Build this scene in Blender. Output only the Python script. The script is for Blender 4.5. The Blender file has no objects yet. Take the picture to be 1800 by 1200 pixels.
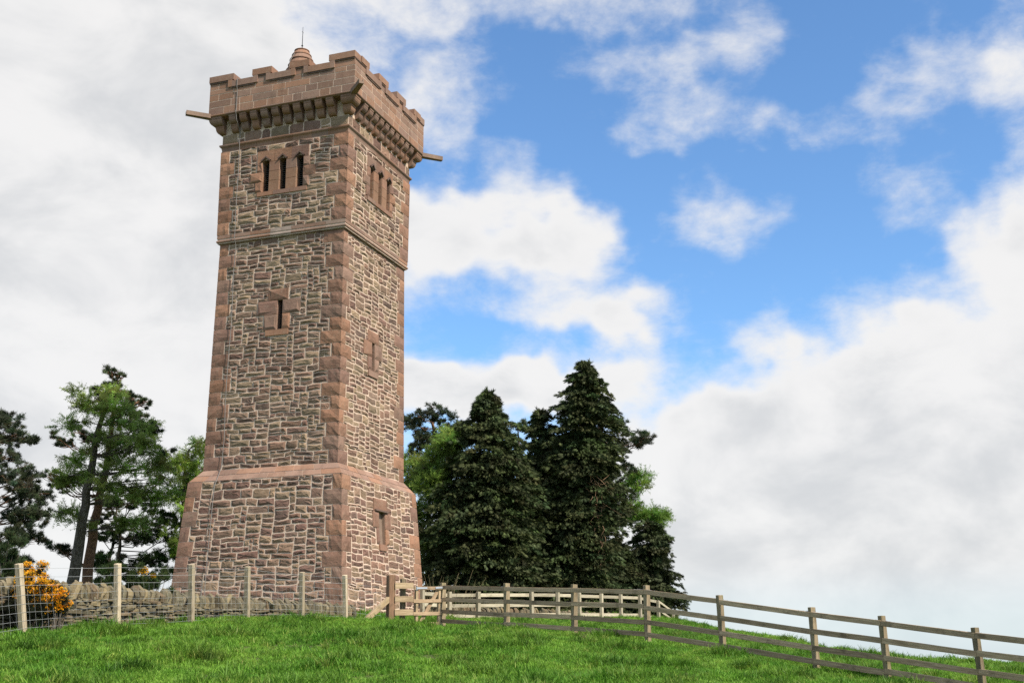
import bpy, bmesh, math, random
import numpy as np
from mathutils import Matrix, Vector
R = math.radians
sc = bpy.context.scene
COL = sc.collection
rng = np.random.default_rng(7)
random.seed(7)

# ------------------------------------------------------------------ camera
CAM = np.array([-36.379, -20.562, -1.416])
PITCH, ROLL, YAW, FPX = 0.259684, -0.006452, -1.228357, 2093.335
cd = bpy.data.cameras.new('camera'); cam = bpy.data.objects.new('camera', cd); COL.objects.link(cam)
cd.sensor_fit = 'HORIZONTAL'; cd.sensor_width = 36.0; cd.lens = 36 * FPX / 1800
cd.clip_start = 0.1; cd.clip_end = 40000
cam.matrix_world = Matrix.Translation(CAM.tolist()) @ Matrix.Rotation(YAW, 4, 'Z') @ Matrix.Rotation(math.pi/2 + PITCH, 4, 'X') @ Matrix.Rotation(ROLL, 4, 'Z')
sc.camera = cam

def ray(x, y):
    """survey sight line through a point of the picture (1800 x 1200), per metre of forward depth"""
    a, b = x - 900, y - 600
    cr, sr = math.cos(ROLL), math.sin(ROLL)
    u, v = (cr*a + sr*b)/FPX, (-sr*a + cr*b)/FPX
    cp, sp = math.cos(PITCH), math.sin(PITCH)
    fy, fz = cp + sp*v, sp - cp*v
    cy, sy = math.cos(YAW), math.sin(YAW)
    return np.array([cy*u - sy*fy, sy*u + cy*fy, fz])
def at(x, y, d): return CAM + ray(x, y)*d
def azel(x, y):
    r = ray(x, y); return math.atan2(r[1], r[0]), math.atan2(r[2], math.hypot(r[0], r[1]))

# ------------------------------------------------------------------ render settings
sc.view_settings.view_transform = 'Standard'; sc.view_settings.look = 'None'
sc.view_settings.exposure = 0.55; sc.view_settings.gamma = 1.0
sc.view_settings.use_curve_mapping = False
sc.cycles.max_bounces = 5; sc.cycles.diffuse_bounces = 3; sc.cycles.glossy_bounces = 2
sc.cycles.transmission_bounces = 3; sc.cycles.transparent_max_bounces = 4
sc.cycles.use_denoising = False

# ------------------------------------------------------------------ node helper
class G:
    def __init__(s, tree): s.t = tree; s.n = tree.nodes; s.l = tree.links
    def put(s, sock, v):
        if isinstance(v, bpy.types.NodeSocket): s.l.new(v, sock)
        elif v is not None: sock.default_value = v
    def node(s, typ, ins=None, **kw):
        n = s.n.new(typ)
        for k, v in kw.items(): setattr(n, k, v)
        for k, v in (ins or {}).items(): s.put(n.inputs[k], v)
        return n
    def m(s, op, a, b=None, c=None, clamp=False):
        n = s.n.new('ShaderNodeMath'); n.operation = op; n.use_clamp = clamp
        for i, v in enumerate((a, b, c)):
            if v is not None: s.put(n.inputs[i], v)
        return n.outputs[0]
    def v(s, op, a, b=None, out=0):
        n = s.n.new('ShaderNodeVectorMath'); n.operation = op
        s.put(n.inputs[0], a)
        if b is not None: s.put(n.inputs[1], b)
        return n.outputs[out]
    def mix(s, f, a, b, typ='MIX'):
        n = s.n.new('ShaderNodeMix'); n.data_type = 'RGBA'; n.blend_type = typ
        s.put(n.inputs[0], f); s.put(n.inputs[6], a); s.put(n.inputs[7], b)
        return n.outputs[2]
    def noise(s, vec, scale, detail=4, rough=.55, dist=0, out=0):
        n = s.node('ShaderNodeTexNoise', {'Scale': scale, 'Detail': detail, 'Roughness': rough, 'Distortion': dist})
        if vec is not None: s.put(n.inputs['Vector'], vec)
        return n.outputs[out]
    def ramp(s, f, lo, hi, a=0., b=1.):
        n = s.node('ShaderNodeMapRange', {0: f, 1: lo, 2: hi, 3: a, 4: b}, interpolation_type='SMOOTHSTEP')
        return n.outputs[0]

# ------------------------------------------------------------------ sky and sun
SUN_AZ = math.atan2(-1.0, -0.42); SUN_EL = R(46)         # direction towards the sun
w = bpy.data.worlds.new('World'); sc.world = w; w.use_nodes = True
g = G(w.node_tree)
for n in list(g.n): g.n.remove(n)
sky = g.node('ShaderNodeTexSky', sky_type='NISHITA', sun_disc=False, sun_elevation=SUN_EL,
             sun_rotation=math.pi/2 - SUN_AZ, altitude=200, air_density=1.0, dust_density=0.6, ozone_density=1.6)
dirn = g.node('ShaderNodeTexCoord').outputs['Generated']
sep = g.node('ShaderNodeSeparateXYZ', {0: dirn})
zc = g.m('MAXIMUM', sep.outputs[2], 0.004)
cmb = g.node('ShaderNodeCombineXYZ', {0: sep.outputs[0], 1: sep.outputs[1], 2: zc})
g.l.new(cmb.outputs[0], sky.inputs[0]) if len(sky.inputs) else None
az = g.m('ARCTAN2', sep.outputs[1], sep.outputs[0])
el = g.m('ARCSINE', zc)
ae = g.node('ShaderNodeCombineXYZ', {0: az, 1: el, 2: 0.}).outputs[0]
# cloud banks: (x, y, half width, half height, strength) surveyed from the photograph as directions in the sky
BANKS = [(1240, 300, 700, 400, -.42), (-40, 150, 480, 420, .62), (-40, 700, 440, 420, .62), (330, 300, 190, 240, .30), (420, 90, 70, 90, .20), (250, 930, 330, 200, .30),
         (900, 8, 420, 44, .30), (1240, 60, 190, 60, .16), (560, 110, 100, 70, .22), (770, 185, 75, 75, .34), (830, 395, 190, 72, .72), (980, 425, 100, 50, .45), (700, 450, 90, 90, .40),
         (1000, 525, 150, 44, .50), (1110, 560, 90, 40, .34), (770, 690, 160, 46, .62), (990, 685, 110, 44, .66), (900, 640, 300, 50, .10), (1090, 610, 60, 50, .26),
         (1290, 372, 110, 58, .46), (1240, 220, 130, 46, .38), (1140, 130, 150, 45, .26), (1330, 80, 70, 70, .20), (1640, 120, 140, 56, .32), (1470, 205, 130, 46, .34), (900, 270, 70, 46, .26), (1560, 290, 90, 40, .16), (1650, 350, 70, 40, .16),
         (1810, 180, 60, 170, .30), (1800, 430, 95, 80, .58), (1620, 860, 370, 260, .86), (1810, 650, 200, 110, .34), (1400, 760, 170, 120, .30), (1200, 800, 140, 90, .66),
         (1240, 790, 44, 24, -.5), (1400, 990, 480, 130, .55), (1340, 595, 50, 40, .30), (1560, 590, 170, 34, .10)]
s2 = 1/FPX
acc = None
warp = g.v('SUBTRACT', g.noise(dirn, 11., 3, .6, out=1), (.5, .5, .5))
aw = g.v('ADD', ae, g.v('MULTIPLY', warp, (.12, .085, 0)))
for bx_, by_, wx, hy, amp in BANKS:
    a0, e0 = azel(bx_, by_)
    d = g.v('MULTIPLY', g.v('SUBTRACT', aw, (a0, e0, 0)), (1/(wx*s2), 1/(hy*s2), 0))
    r2 = g.v('DOT_PRODUCT', d, d, out=1); q = g.m('EXPONENT', g.m('MULTIPLY', g.m('MULTIPLY', r2, r2), -0.6))
    acc = g.m('MULTIPLY', q, amp) if acc is None else g.m('MULTIPLY_ADD', q, amp, acc)
nv = g.v('MULTIPLY', dirn, (1, 1, 1.7))
f1 = g.noise(nv, 9., 8, .62, .25)
f2 = g.noise(g.v('ADD', nv, (3.1, 7.7, 1.3)), 30., 5, .62, .15)
acc = g.m('ADD', acc, .20)      # general broken cover over the whole sky
dens = g.m('ADD', g.m('ADD', acc, g.m('MULTIPLY', g.m('SUBTRACT', f1, .5), 0.95)), g.m('MULTIPLY', g.m('SUBTRACT', f2, .5), .46))
alpha = g.m('MULTIPLY', g.ramp(dens, -.08, .54), g.ramp(el, -.02, .075, .45, 1.))
thick = g.ramp(dens, .42, 1.0)
f3 = g.noise(g.v('ADD', nv, (9.1, 2.7, 4.3)), 8.0, 5, .56, .3)
shade = g.m('MULTIPLY', thick, g.ramp(f3, .36, .70))
ccol = g.mix(shade, (7.1, 7.02, 6.92, 1), (5.35, 5.42, 5.5, 1))
lowhaze = g.ramp(el, .09, -.01)
skyc = g.mix(g.m('MULTIPLY', lowhaze, .55), g.mix(1.0, sky.outputs[0], (1.04, 1.41, 1.68, 1), 'MULTIPLY'), (4.6, 5.6, 6.6, 1))
ccol = g.mix(g.m('MULTIPLY', lowhaze, .5), ccol, (5.2, 5.7, 6.2, 1))
cov = g.mix(g.m('MULTIPLY', alpha, .97), skyc, ccol)
bg = g.node('ShaderNodeBackground', {0: cov, 1: 0.088})
g.l.new(bg.outputs[0], g.node('ShaderNodeOutputWorld').inputs[0])

sl = bpy.data.lights.new('sun', 'SUN'); sl.energy = 4.3; sl.angle = R(5); sl.color = (1, .93, .82)
so = bpy.data.objects.new('sun', sl); COL.objects.link(so)
sd = Vector((math.cos(SUN_AZ)*math.cos(SUN_EL), math.sin(SUN_AZ)*math.cos(SUN_EL), math.sin(SUN_EL)))
so.rotation_euler = sd.to_track_quat('Z', 'Y').to_euler(); so.location = (0, -40, 60)

# ------------------------------------------------------------------ materials
def material(name):
    m = bpy.data.materials.new(name); m.use_nodes = True
    gg = G(m.node_tree); b = gg.n['Principled BSDF']
    b.inputs['Specular IOR Level'].default_value = .25; b.inputs['Roughness'].default_value = .9
    return m, gg, b
def bumpy(gg, b, h, strength, dist):
    bn = gg.node('ShaderNodeBump', {'Strength': strength, 'Distance': dist, 'Height': h})
    gg.l.new(bn.outputs[0], b.inputs['Normal'])
def stone_mat(name, strata=True, rough=1.0, lichen=0.0, grain=.55):
    m, gg, b = material(name)
    col = gg.node('ShaderNodeAttribute', attribute_name='col').outputs['Color']
    geo = gg.node('ShaderNodeNewGeometry').outputs['Position']
    big = gg.noise(geo, 2.2, 4, .6); fine = gg.noise(geo, 30, 5, .65)
    st = gg.noise(gg.v('MULTIPLY', geo, (5, 5, 15) if strata else (14, 14, 14)), 1., 5, .62, .6)
    k = gg.m('ADD', gg.m('MULTIPLY_ADD', big, .5, .55), gg.m('ADD', gg.m('MULTIPLY', gg.m('SUBTRACT', fine, .5), grain), gg.m('MULTIPLY', gg.m('SUBTRACT', st, .5), grain*.55)))
    c = gg.mix(1.0, col, gg.node('ShaderNodeCombineXYZ', {0: k, 1: k, 2: k}).outputs[0], 'MULTIPLY')
    hue = gg.noise(gg.v('ADD', geo, (5, 5, 5)), 9, 4, .6)
    c = gg.mix(gg.ramp(hue, .5, .75, 0, .35), c, (.30, .235, .165, 1))
    run = gg.noise(gg.v('MULTIPLY', geo, (2.6, 2.6, .30)), 1., 4, .6)
    c = gg.mix(gg.ramp(run, .50, .72, 0, .42), c, gg.mix(1.0, c, (.52, .50, .47, 1), 'MULTIPLY'))
    if lichen:
        sp = gg.noise(gg.v('ADD', geo, (1, 9, 2)), 26, 3, .5)
        c = gg.mix(gg.ramp(sp, .64, .72, 0, lichen), c, (.42, .40, .31, 1))
    gg.l.new(c, b.inputs['Base Color'])
    bumpy(gg, b, gg.m('ADD', gg.m('MULTIPLY', st, .8), gg.m('MULTIPLY', fine, .35)), .55*rough, .045)
    return m
M = {}
M['rubble'] = stone_mat('rubble_sandstone')
M['quoin'] = stone_mat('red_sandstone', True, .8)
M['ashlar'] = stone_mat('dressed_sandstone', False, .25, .15, .28)
M['field'] = stone_mat('field_stone', True, 1.2, .5)
def mortar_mat():
    m, gg, b = material('lime_mortar')
    geo = gg.node('ShaderNodeNewGeometry').outputs['Position']
    n1 = gg.noise(geo, 3, 4, .6); n2 = gg.noise(geo, 60, 4, .7)
    c = gg.mix(gg.ramp(n1, .35, .7), (.66, .495, .375, 1), (.54, .395, .295, 1))
    c = gg.mix(gg.ramp(n2, .5, .8, 0, .3), c, (.36, .27, .19, 1))
    gg.l.new(c, b.inputs['Base Color']); bumpy(gg, b, n2, .6, .02); return m
M['mortar'] = mortar_mat()
def plain(name, rgb, rough=.8, metal=0., var=.3, scale=20):
    m, gg, b = material(name)
    oc = gg.node('ShaderNodeTexCoord').outputs['Object']
    n = gg.noise(oc, scale, 4, .6)
    c = gg.mix(n, tuple(x*(1-var) for x in rgb) + (1,), tuple(min(1, x*(1+var)) for x in rgb) + (1,))
    gg.l.new(c, b.inputs['Base Color']); b.inputs['Roughness'].default_value = rough; b.inputs['Metallic'].default_value = metal
    return m
M['dark_stone'] = plain('wall_hearting', (.055, .048, .038), .95)
M['louvre'] = plain('weathered_slate', (.07, .065, .06), .8)
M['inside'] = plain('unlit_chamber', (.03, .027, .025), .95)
M['iron'] = plain('dark_iron', (.03, .03, .032), .5, .6)
M['strap'] = plain('conductor_tape', (.22, .20, .18), .6, .3)
M['galv'] = plain('galvanised_steel', (.50, .52, .54), .45, .6, .2)
M['wire'] = plain('galvanised_wire', (.36, .36, .35), .5, .0, .2)
def wood_mat(name, c0, c1, moss=.3):
    m, gg, b = material(name)
    tc = gg.node('ShaderNodeTexCoord').outputs['Object']
    oi = gg.node('ShaderNodeObjectInfo').outputs['Random']
    off = gg.v('ADD', tc, gg.node('ShaderNodeCombineXYZ', {0: gg.m('MULTIPLY', oi, 37.), 1: gg.m('MULTIPLY', oi, 11.), 2: 0.}).outputs[0])
    gr = gg.noise(gg.v('MULTIPLY', off, (2.2, 34, 34)), 1., 6, .65, .5)      # timber runs along local x
    bl = gg.noise(gg.v('MULTIPLY', off, (2.5, 7, 7)), 1., 4, .6)
    c = gg.mix(gg.ramp(gr, .3, .72), c0 + (1,), c1 + (1,))
    k = gg.m('MULTIPLY_ADD', oi, .5, .75)
    c = gg.mix(1.0, c, gg.node('ShaderNodeCombineXYZ', {0: k, 1: k, 2: k}).outputs[0], 'MULTIPLY')
    c = gg.mix(gg.ramp(bl, .5, .72, 0, moss), c, (.17, .16, .055, 1))
    dk = gg.noise(gg.v('ADD', off, (4, 4, 4)), 3.3, 3, .6)
    c = gg.mix(gg.ramp(dk, .55, .75, 0, .5), c, (.06, .045, .03, 1))
    gg.l.new(c, b.inputs['Base Color']); bumpy(gg, b, gr, .7, .012); return m
M['old_wood'] = wood_mat('weathered_rail_timber', (.29, .195, .115), (.52, .37, .23), .12)
M['old_post'] = wood_mat('mossy_post_timber', (.16, .118, .07), (.31, .24, .15), .45)
M['pale_wood'] = wood_mat('pale_treated_timber', (.33, .28, .19), (.50, .43, .31), .2)
M['post_wood'] = wood_mat('stake_timber', (.38, .29, .185), (.58, .47, .33), .2)
M['red_wood'] = wood_mat('red_brown_timber', (.17, .095, .055), (.34, .20, .12), .12)
M['new_wood'] = wood_mat('tan_board_timber', (.26, .18, .10), (.42, .31, .19), .1)
def leaf_mat(name, trans=.3, rough=.65, vary=.35):
    m, gg, b = material(name); b.inputs['Specular IOR Level'].default_value = .05
    col = gg.node('ShaderNodeAttribute', attribute_name='col').outputs['Color']
    geo = gg.node('ShaderNodeNewGeometry').outputs['Position']
    n = gg.m('MULTIPLY_ADD', gg.noise(geo, 1.6, 3, .6), vary*2, 1 - vary)
    c = gg.mix(1.0, col, gg.node('ShaderNodeCombineXYZ', {0: n, 1: n, 2: n}).outputs[0], 'MULTIPLY')
    gg.l.new(c, b.inputs['Base Color']); b.inputs['Roughness'].default_value = rough
    tr = gg.node('ShaderNodeBsdfTranslucent', {0: c})
    mx = gg.node('ShaderNodeMixShader', {0: trans}); gg.l.new(b.outputs[0], mx.inputs[1]); gg.l.new(tr.outputs[0], mx.inputs[2])
    gg.l.new(mx.outputs[0], gg.n['Material Output'].inputs[0]); return m
M['needles'] = leaf_mat('conifer_needles', .12, .6)
M['larch'] = leaf_mat('larch_needles', .5, .6)
M['petal'] = leaf_mat('gorse_petals', .3, .6, .15)
def bark_mat(name, c0, c1):
    m, gg, b = material(name)
    geo = gg.node('ShaderNodeNewGeometry').outputs['Position']
    n = gg.noise(gg.v('MULTIPLY', geo, (14, 14, 5)), 1., 5, .65, .4)
    gg.l.new(gg.mix(gg.ramp(n, .3, .7), c0 + (1,), c1 + (1,)), b.inputs['Base Color']); bumpy(gg, b, n, 1., .05); return m
M['bark_grey'] = bark_mat('grey_bark', (.07, .055, .042), (.19, .155, .12))
M['bark_red'] = bark_mat('orange_pine_bark', (.12, .065, .042), (.30, .155, .09))
M['dead'] = bark_mat('dead_twigs', (.25, .15, .085), (.40, .25, .15))
def grass_mat(name, blade):
    m, gg, b = material(name)
    if blade:
        pos = gg.node('ShaderNodeObjectInfo').outputs['Location']; rnd = gg.node('ShaderNodeObjectInfo').outputs['Random']
        col = gg.node('ShaderNodeAttribute', attribute_name='col').outputs['Color']
    else:
        pos = gg.node('ShaderNodeNewGeometry').outputs['Position']; rnd = gg.noise(pos, 25, 4, .7)
    p1 = gg.noise(pos, .55, 4, .6); p2 = gg.noise(gg.v('ADD', pos, (7, 3, 1)), 2.1, 3, .6)
    c = gg.mix(gg.ramp(p1, .35, .65), (.118, .285, .030, 1), (.225, .40, .052, 1))
    c = gg.mix(gg.ramp(p2, .52, .70, 0, .75), c, (.068, .155, .018, 1))
    p3 = gg.noise(gg.v('ADD', pos, (2, 8, 4)), 5.5, 3, .65); p4 = gg.noise(gg.v('ADD', pos, (6, 1, 9)), .9, 4, .7)
    c = gg.mix(gg.ramp(p3, .50, .68, 0, .6), c, (.06, .135, .018, 1))
    c = gg.mix(gg.ramp(p4, .58, .72, 0, .45), c, (.28, .30, .085, 1))
    c = gg.mix(gg.ramp(rnd, .80, 1., 0, .5), c, (.42, .44, .11, 1))
    if blade:
        c = gg.mix(1.0, c, col, 'MULTIPLY')
        tr = gg.node('ShaderNodeBsdfTranslucent', {0: c}); mx = gg.node('ShaderNodeMixShader', {0: .45})
        gg.l.new(b.outputs[0], mx.inputs[1]); gg.l.new(tr.outputs[0], mx.inputs[2]); gg.l.new(mx.outputs[0], gg.n['Material Output'].inputs[0])
        b.inputs['Roughness'].default_value = .55
    else:
        c = gg.mix(.80, c, (.075, .070, .030, 1)); bumpy(gg, b, gg.noise(pos, 18, 5, .7), 1., .08)
    gg.l.new(c, b.inputs['Base Color']); return m
M['turf'] = grass_mat('meadow_turf', False)
M['blade'] = grass_mat('grass_blades', True)

# ------------------------------------------------------------------ mesh helpers
def link(name, data, parent=None, mat=None):
    o = bpy.data.objects.new(name, data); COL.objects.link(o)
    if parent is not None: o.parent = parent
    if mat is not None and data is not None and not data.materials: data.materials.append(M[mat] if isinstance(mat, str) else mat)
    return o
def thing(name, label, cat, loc=(0, 0, 0), group=None):
    o = bpy.data.objects.new(name, None); COL.objects.link(o); o.location = loc; o.empty_display_size = .2
    o['label'] = label; o['category'] = cat
    if group: o['group'] = group
    return o
def tag(o, label, cat, group=None, kind=None):
    o['label'] = label; o['category'] = cat
    if group: o['group'] = group
    if kind: o['kind'] = kind
    return o
def mesh_np(name, V, F, col=None, smooth=False):
    V = np.ascontiguousarray(V, np.float32); F = np.ascontiguousarray(F, np.int32)
    me = bpy.data.meshes.new(name); n, k = F.shape
    me.vertices.add(len(V)); me.vertices.foreach_set('co', V.ravel())
    me.loops.add(n*k); me.loops.foreach_set('vertex_index', F.ravel())
    me.polygons.add(n); me.polygons.foreach_set('loop_start', np.arange(0, n*k, k, dtype=np.int32))
    if smooth: me.polygons.foreach_set('use_smooth', np.ones(n, bool))
    me.update(calc_edges=True)
    if col is not None:
        a = me.color_attributes.new('col', 'FLOAT_COLOR', 'POINT')
        c = np.ones((len(V), 4), np.float32); c[:, :3] = col; a.data.foreach_set('color', c.ravel())
    return me
class Acc:
    """gathers polygons (lists) into one mesh"""
    def __init__(s): s.V = []; s.F = []; s.C = []
    def add(s, V, F, col=(1, 1, 1)):
        o = len(s.V); s.V += [tuple(v) for v in V]; s.F += [tuple(i + o for i in f) for f in F]; s.C += [tuple(col)]*len(V); return s
    def mesh(s, name, smooth=False):
        me = bpy.data.meshes.new(name); me.from_pydata(s.V, [], s.F)
        a = me.color_attributes.new('col', 'FLOAT_COLOR', 'POINT')
        c = np.ones((len(s.V), 4), np.float32); c[:, :3] = np.array(s.C, np.float32).reshape(-1, 3); a.data.foreach_set('color', c.ravel())
        if smooth: me.polygons.foreach_set('use_smooth', np.ones(len(me.polygons), bool))
        me.update(); return me
BOXF = [(0, 3, 2, 1), (4, 5, 6, 7), (0, 1, 5, 4), (1, 2, 6, 5), (2, 3, 7, 6), (3, 0, 4, 7)]
def box8(P): return P, BOXF     # P: four bottom then four top corners, counter-clockwise from above
def bar(a, b, wy, wz, up=(0, 0, 1), ends=0.0, jit=0.0):
    """beam mesh along local x from 0..len; returns mesh and matrix"""
    a = Vector(a); b = Vector(b); x = (b - a); L = x.length; x.normalize()
    y = Vector(up).cross(x).normalized(); z = x.cross(y)
    bm = bmesh.new(); n = max(2, int(L/.5) + 1); rings = []
    for i in range(n):
        t = i/(n-1); j = [random.gauss(0, jit) for _ in range(4)]
        rings.append([bm.verts.new((t*L, sy*wy/2*(1 + j[k]), sz*wz/2*(1 + j[(k+1) % 4]))) for k, (sy, sz) in enumerate(((-1, -1), (1, -1), (1, 1), (-1, 1)))])
    for i in range(n-1):
        for k in range(4): bm.faces.new((rings[i][k], rings[i][(k+1) % 4], rings[i+1][(k+1) % 4], rings[i+1][k]))
    bm.faces.new(rings[0][::-1]); bm.faces.new(rings[-1])
    bmesh.ops.recalc_face_normals(bm, faces=bm.faces)
    bmesh.ops.bevel(bm, geom=[e for e in bm.edges if e.is_boundary or len(e.link_faces) == 2 and e.calc_face_angle(0) > .8], offset=min(wy, wz)*.07, segments=1, affect='EDGES')
    me = bpy.data.meshes.new('timber'); bm.to_mesh(me); bm.free()
    mw = Matrix(((x.x, y.x, z.x, a.x), (x.y, y.y, z.y, a.y), (x.z, y.z, z.z, a.z), (0, 0, 0, 1)))
    return me, mw
def beam(name, parent, a, b, wy, wz, mat, up=(0, 0, 1), jit=.03):
    me, mw = bar(a, b, wy, wz, up, jit=jit); o = link(name, me, None, mat)
    o.parent = parent; o.matrix_parent_inverse = Matrix.Translation(-Vector(parent.location)); o.matrix_basis = mw
    return o
def tube_np(P, r, sides=6):
    P = np.asarray(P, float); n = len(P); r = np.broadcast_to(np.asarray(r, float), (n,))
    T = np.gradient(P, axis=0) if n > 2 else np.repeat((P[1]-P[0])[None], 2, 0)
    T /= np.linalg.norm(T, axis=1, keepdims=True) + 1e-9
    ref = np.array([0, 0, 1.]) if abs(T[:, 2]).mean() < .8 else np.array([1., 0, 0])
    A = np.cross(T, ref); A /= np.linalg.norm(A, axis=1, keepdims=True) + 1e-9; B = np.cross(T, A)
    an = np.arange(sides)*2*math.pi/sides
    V = P[:, None] + r[:, None, None]*(np.cos(an)[None, :, None]*A[:, None] + np.sin(an)[None, :, None]*B[:, None])
    i = np.arange(n-1)[:, None]*sides; k = np.arange(sides)[None]; k2 = (k+1) % sides
    F = np.stack([i+k, i+k2, i+sides+k2, i+sides+k], -1).reshape(-1, 4)
    return V.reshape(-1, 3), F
class Tubes:
    def __init__(s): s.V = []; s.F = []; s.n = 0
    def add(s, P, r, sides=6):
        V, F = tube_np(P, r, sides); s.V.append(V); s.F.append(F + s.n); s.n += len(V); return s
    def mesh(s, name, smooth=True): return mesh_np(name, np.concatenate(s.V), np.concatenate(s.F), np.ones(3), smooth)

# ------------------------------------------------------------------ terrain
CTL = [at(*c) for c in [
    (45, 1116, 20.0), (207, 1099, 22.6), (337, 1092, 24.8), (435, 1089, 26.7), (531, 1087, 28.6), (608, 1092, 30.2), (686, 1101, 31.2),
    (778, 1099, 32), (891, 1107, 30), (1010, 1115, 28.2), (1139, 1124, 26.5), (1272, 1147, 25), (1436, 1175, 23.4), (1562, 1194, 22.2), (1730, 1220, 20.8),
    (790, 1092, 42.3), (935, 1089, 44.5), (1058, 1088.5, 49), (1158, 1088, 53.5), (1184, 1089, 54.5),
    (1200, 1091, 50), (1330, 1115, 42), (1450, 1142, 36), (1600, 1163, 32), (1800, 1167, 30),
    (1250, 1140, 62), (1400, 1175, 55), (1600, 1230, 50), (1850, 1260, 50), (-150, 1132, 18.5), (2000, 1262, 19)]]
CTL += [np.array(p) for p in [(-3.2, -3.2, -.10), (-3.2, 3.2, .05), (3.2, -3.2, -.1), (3.2, 3.2, .1), (-8, 8, .2), (8, 8, .2), (12, 18, -.3), (-10, 20, -.2), (25, 8, -.3),
        (-36.4, -20.6, -3.0), (-33, -12, -2.55), (-31, -26, -3.1), (-42, -16, -3.5), (-40, -28, -3.9), (-30, 0, -1.7), (-20, 12, -.8),
        (28, -20, -2.6), (10, -32, -4.6), (-10, -36, -5.0), (-25, -34, -4.4), (35, 20, -2.2), (0, 38, -2.4), (-30, 25, -2.6), (45, -5, -2.8)]]
CTL = np.array(CTL)
def _tps(r2): return np.where(r2 < 1e-9, 0, .5*r2*np.log(np.maximum(r2, 1e-9)))
_n = len(CTL); _d2 = ((CTL[:, None, :2] - CTL[None, :, :2])**2).sum(-1)
_A = np.zeros((_n+3, _n+3)); _A[:_n, :_n] = _tps(_d2) + np.eye(_n)*.6
_A[:_n, _n] = 1; _A[:_n, _n+1:] = CTL[:, :2]; _A[_n:, :_n] = _A[:_n, _n:].T
_W = np.linalg.solve(_A, np.concatenate([CTL[:, 2], np.zeros(3)]))
_ph = rng.uniform(0, 6.28, (14, 2)); _fr = rng.uniform(.35, 2.4, 14); _an = rng.uniform(0, 6.28, 14)
def ground(x, y):
    x = np.asarray(x, float); y = np.asarray(y, float); sh = x.shape
    p = np.stack([x.ravel(), y.ravel()], -1)
    z = np.zeros(len(p))
    for i in range(0, len(p), 20000):
        q = p[i:i+20000]; d2 = ((q[:, None] - CTL[None, :, :2])**2).sum(-1)
        z[i:i+20000] = _tps(d2) @ _W[:_n] + _W[_n] + q @ _W[_n+1:]
    rr = np.hypot(p[:, 0] + 8, p[:, 1] + 6)
    far = -4.0 - np.minimum(.045*np.maximum(rr - 45, 0), 3) - np.minimum(.03*np.maximum(rr - 100, 0), 175)
    t = np.clip((rr - 36)/34, 0, 1); t = t*t*(3 - 2*t)
    z = z*(1 - t) + far*t
    for k in range(14):
        z += .011/_fr[k]**.6*np.sin(_fr[k]*2.2*(p[:, 0]*math.cos(_an[k]) + p[:, 1]*math.sin(_an[k])) + _ph[k, 0])*np.clip(1.4 - rr/200, 0, 1)
    return z.reshape(sh) - .05
def gz(x, y): return float(ground(np.array([x]), np.array([y]))[0])
na, nr = 288, 190
rad = np.concatenate([[0.0], np.geomspace(.4, 14000, nr)])
aa = np.linspace(0, 2*math.pi, na, endpoint=False)
# rings centred between camera and tower
gx = -16 + rad[:, None]*np.cos(aa); gy = -12 + rad[:, None]*np.sin(aa)
gzv = ground(gx, gy)
V = np.stack([gx, gy, gzv], -1).reshape(-1, 3)
i = (np.arange(nr)[:, None]*na); k = np.arange(na)[None]; k2 = (k+1) % na
F = np.stack([i+k, i+na+k, i+na+k2, i+k2], -1).reshape(-1, 4)
o = link('ground', mesh_np('ground', V, F, None, True), None, 'turf'); o['kind'] = 'structure'; o['label'] = 'green grassy hill rising towards the tower'

# ------------------------------------------------------------------ tower
ZL = [-1.0, 4.29, 4.70, 12.72, 12.7201, 17.0, 17.5]
WL = [3.19, 2.8255, 2.495, 2.411, 2.506, 2.535, 2.535]
def hw(z): return float(np.interp(z, ZL, WL))
NX = [(-1, 0), (0, -1), (1, 0), (0, 1)]; UX = [(0, -1), (1, 0), (0, 1), (-1, 0)]
def fp(k, u, z, d=0.):
    h = hw(z) + d; n = NX[k]; a = UX[k]
    return (n[0]*h + a[0]*u, n[1]*h + a[1]*u, z)
tower = thing('stone_tower', 'tall square red sandstone tower with battlements on the hilltop', 'tower')
# palettes (linear albedo)
PALRAW = [(.165, .108, .080), (.195, .128, .092), (.145, .092, .072), (.175, .13, .098), (.215, .168, .112), (.195, .156, .105), (.19, .138, .10), (.13, .094, .075), (.235, .182, .122), (.165, .115, .085), (.15, .10, .078), (.205, .15, .105)]
PAL = [(a*1.03, b*.915, c*.86) for a, b, c in PALRAW]
QPAL = [(.20, .108, .070), (.185, .102, .069), (.225, .116, .070), (.17, .096, .069), (.235, .125, .076), (.19, .115, .082)]
APAL = [(.215, .120, .078), (.20, .118, .082), (.228, .122, .076), (.19, .115, .084), (.21, .130, .094)]
def pick(p, j=.12):
    c = random.choice(p); f = 1.52*(1 + random.uniform(-j, j)); return tuple(x*f for x in c)

# openings per face: (u0, u1, z0, z1, depth)
LANC = [(-.80, -.53), (-.125, .145), (.555, .825)]
OPEN = {0: [(a, b, 14.43, 15.62, .55) for a, b in LANC] + [(0., .20, 9.38, 10.42, .5)],
        1: [(a, b, 14.43, 15.62, .55) for a, b in LANC] + [(-.17, .03, 8.24, 9.25, .5), (-.27, .20, 2.28, 3.34, .10)], 2: [], 3: []}
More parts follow.
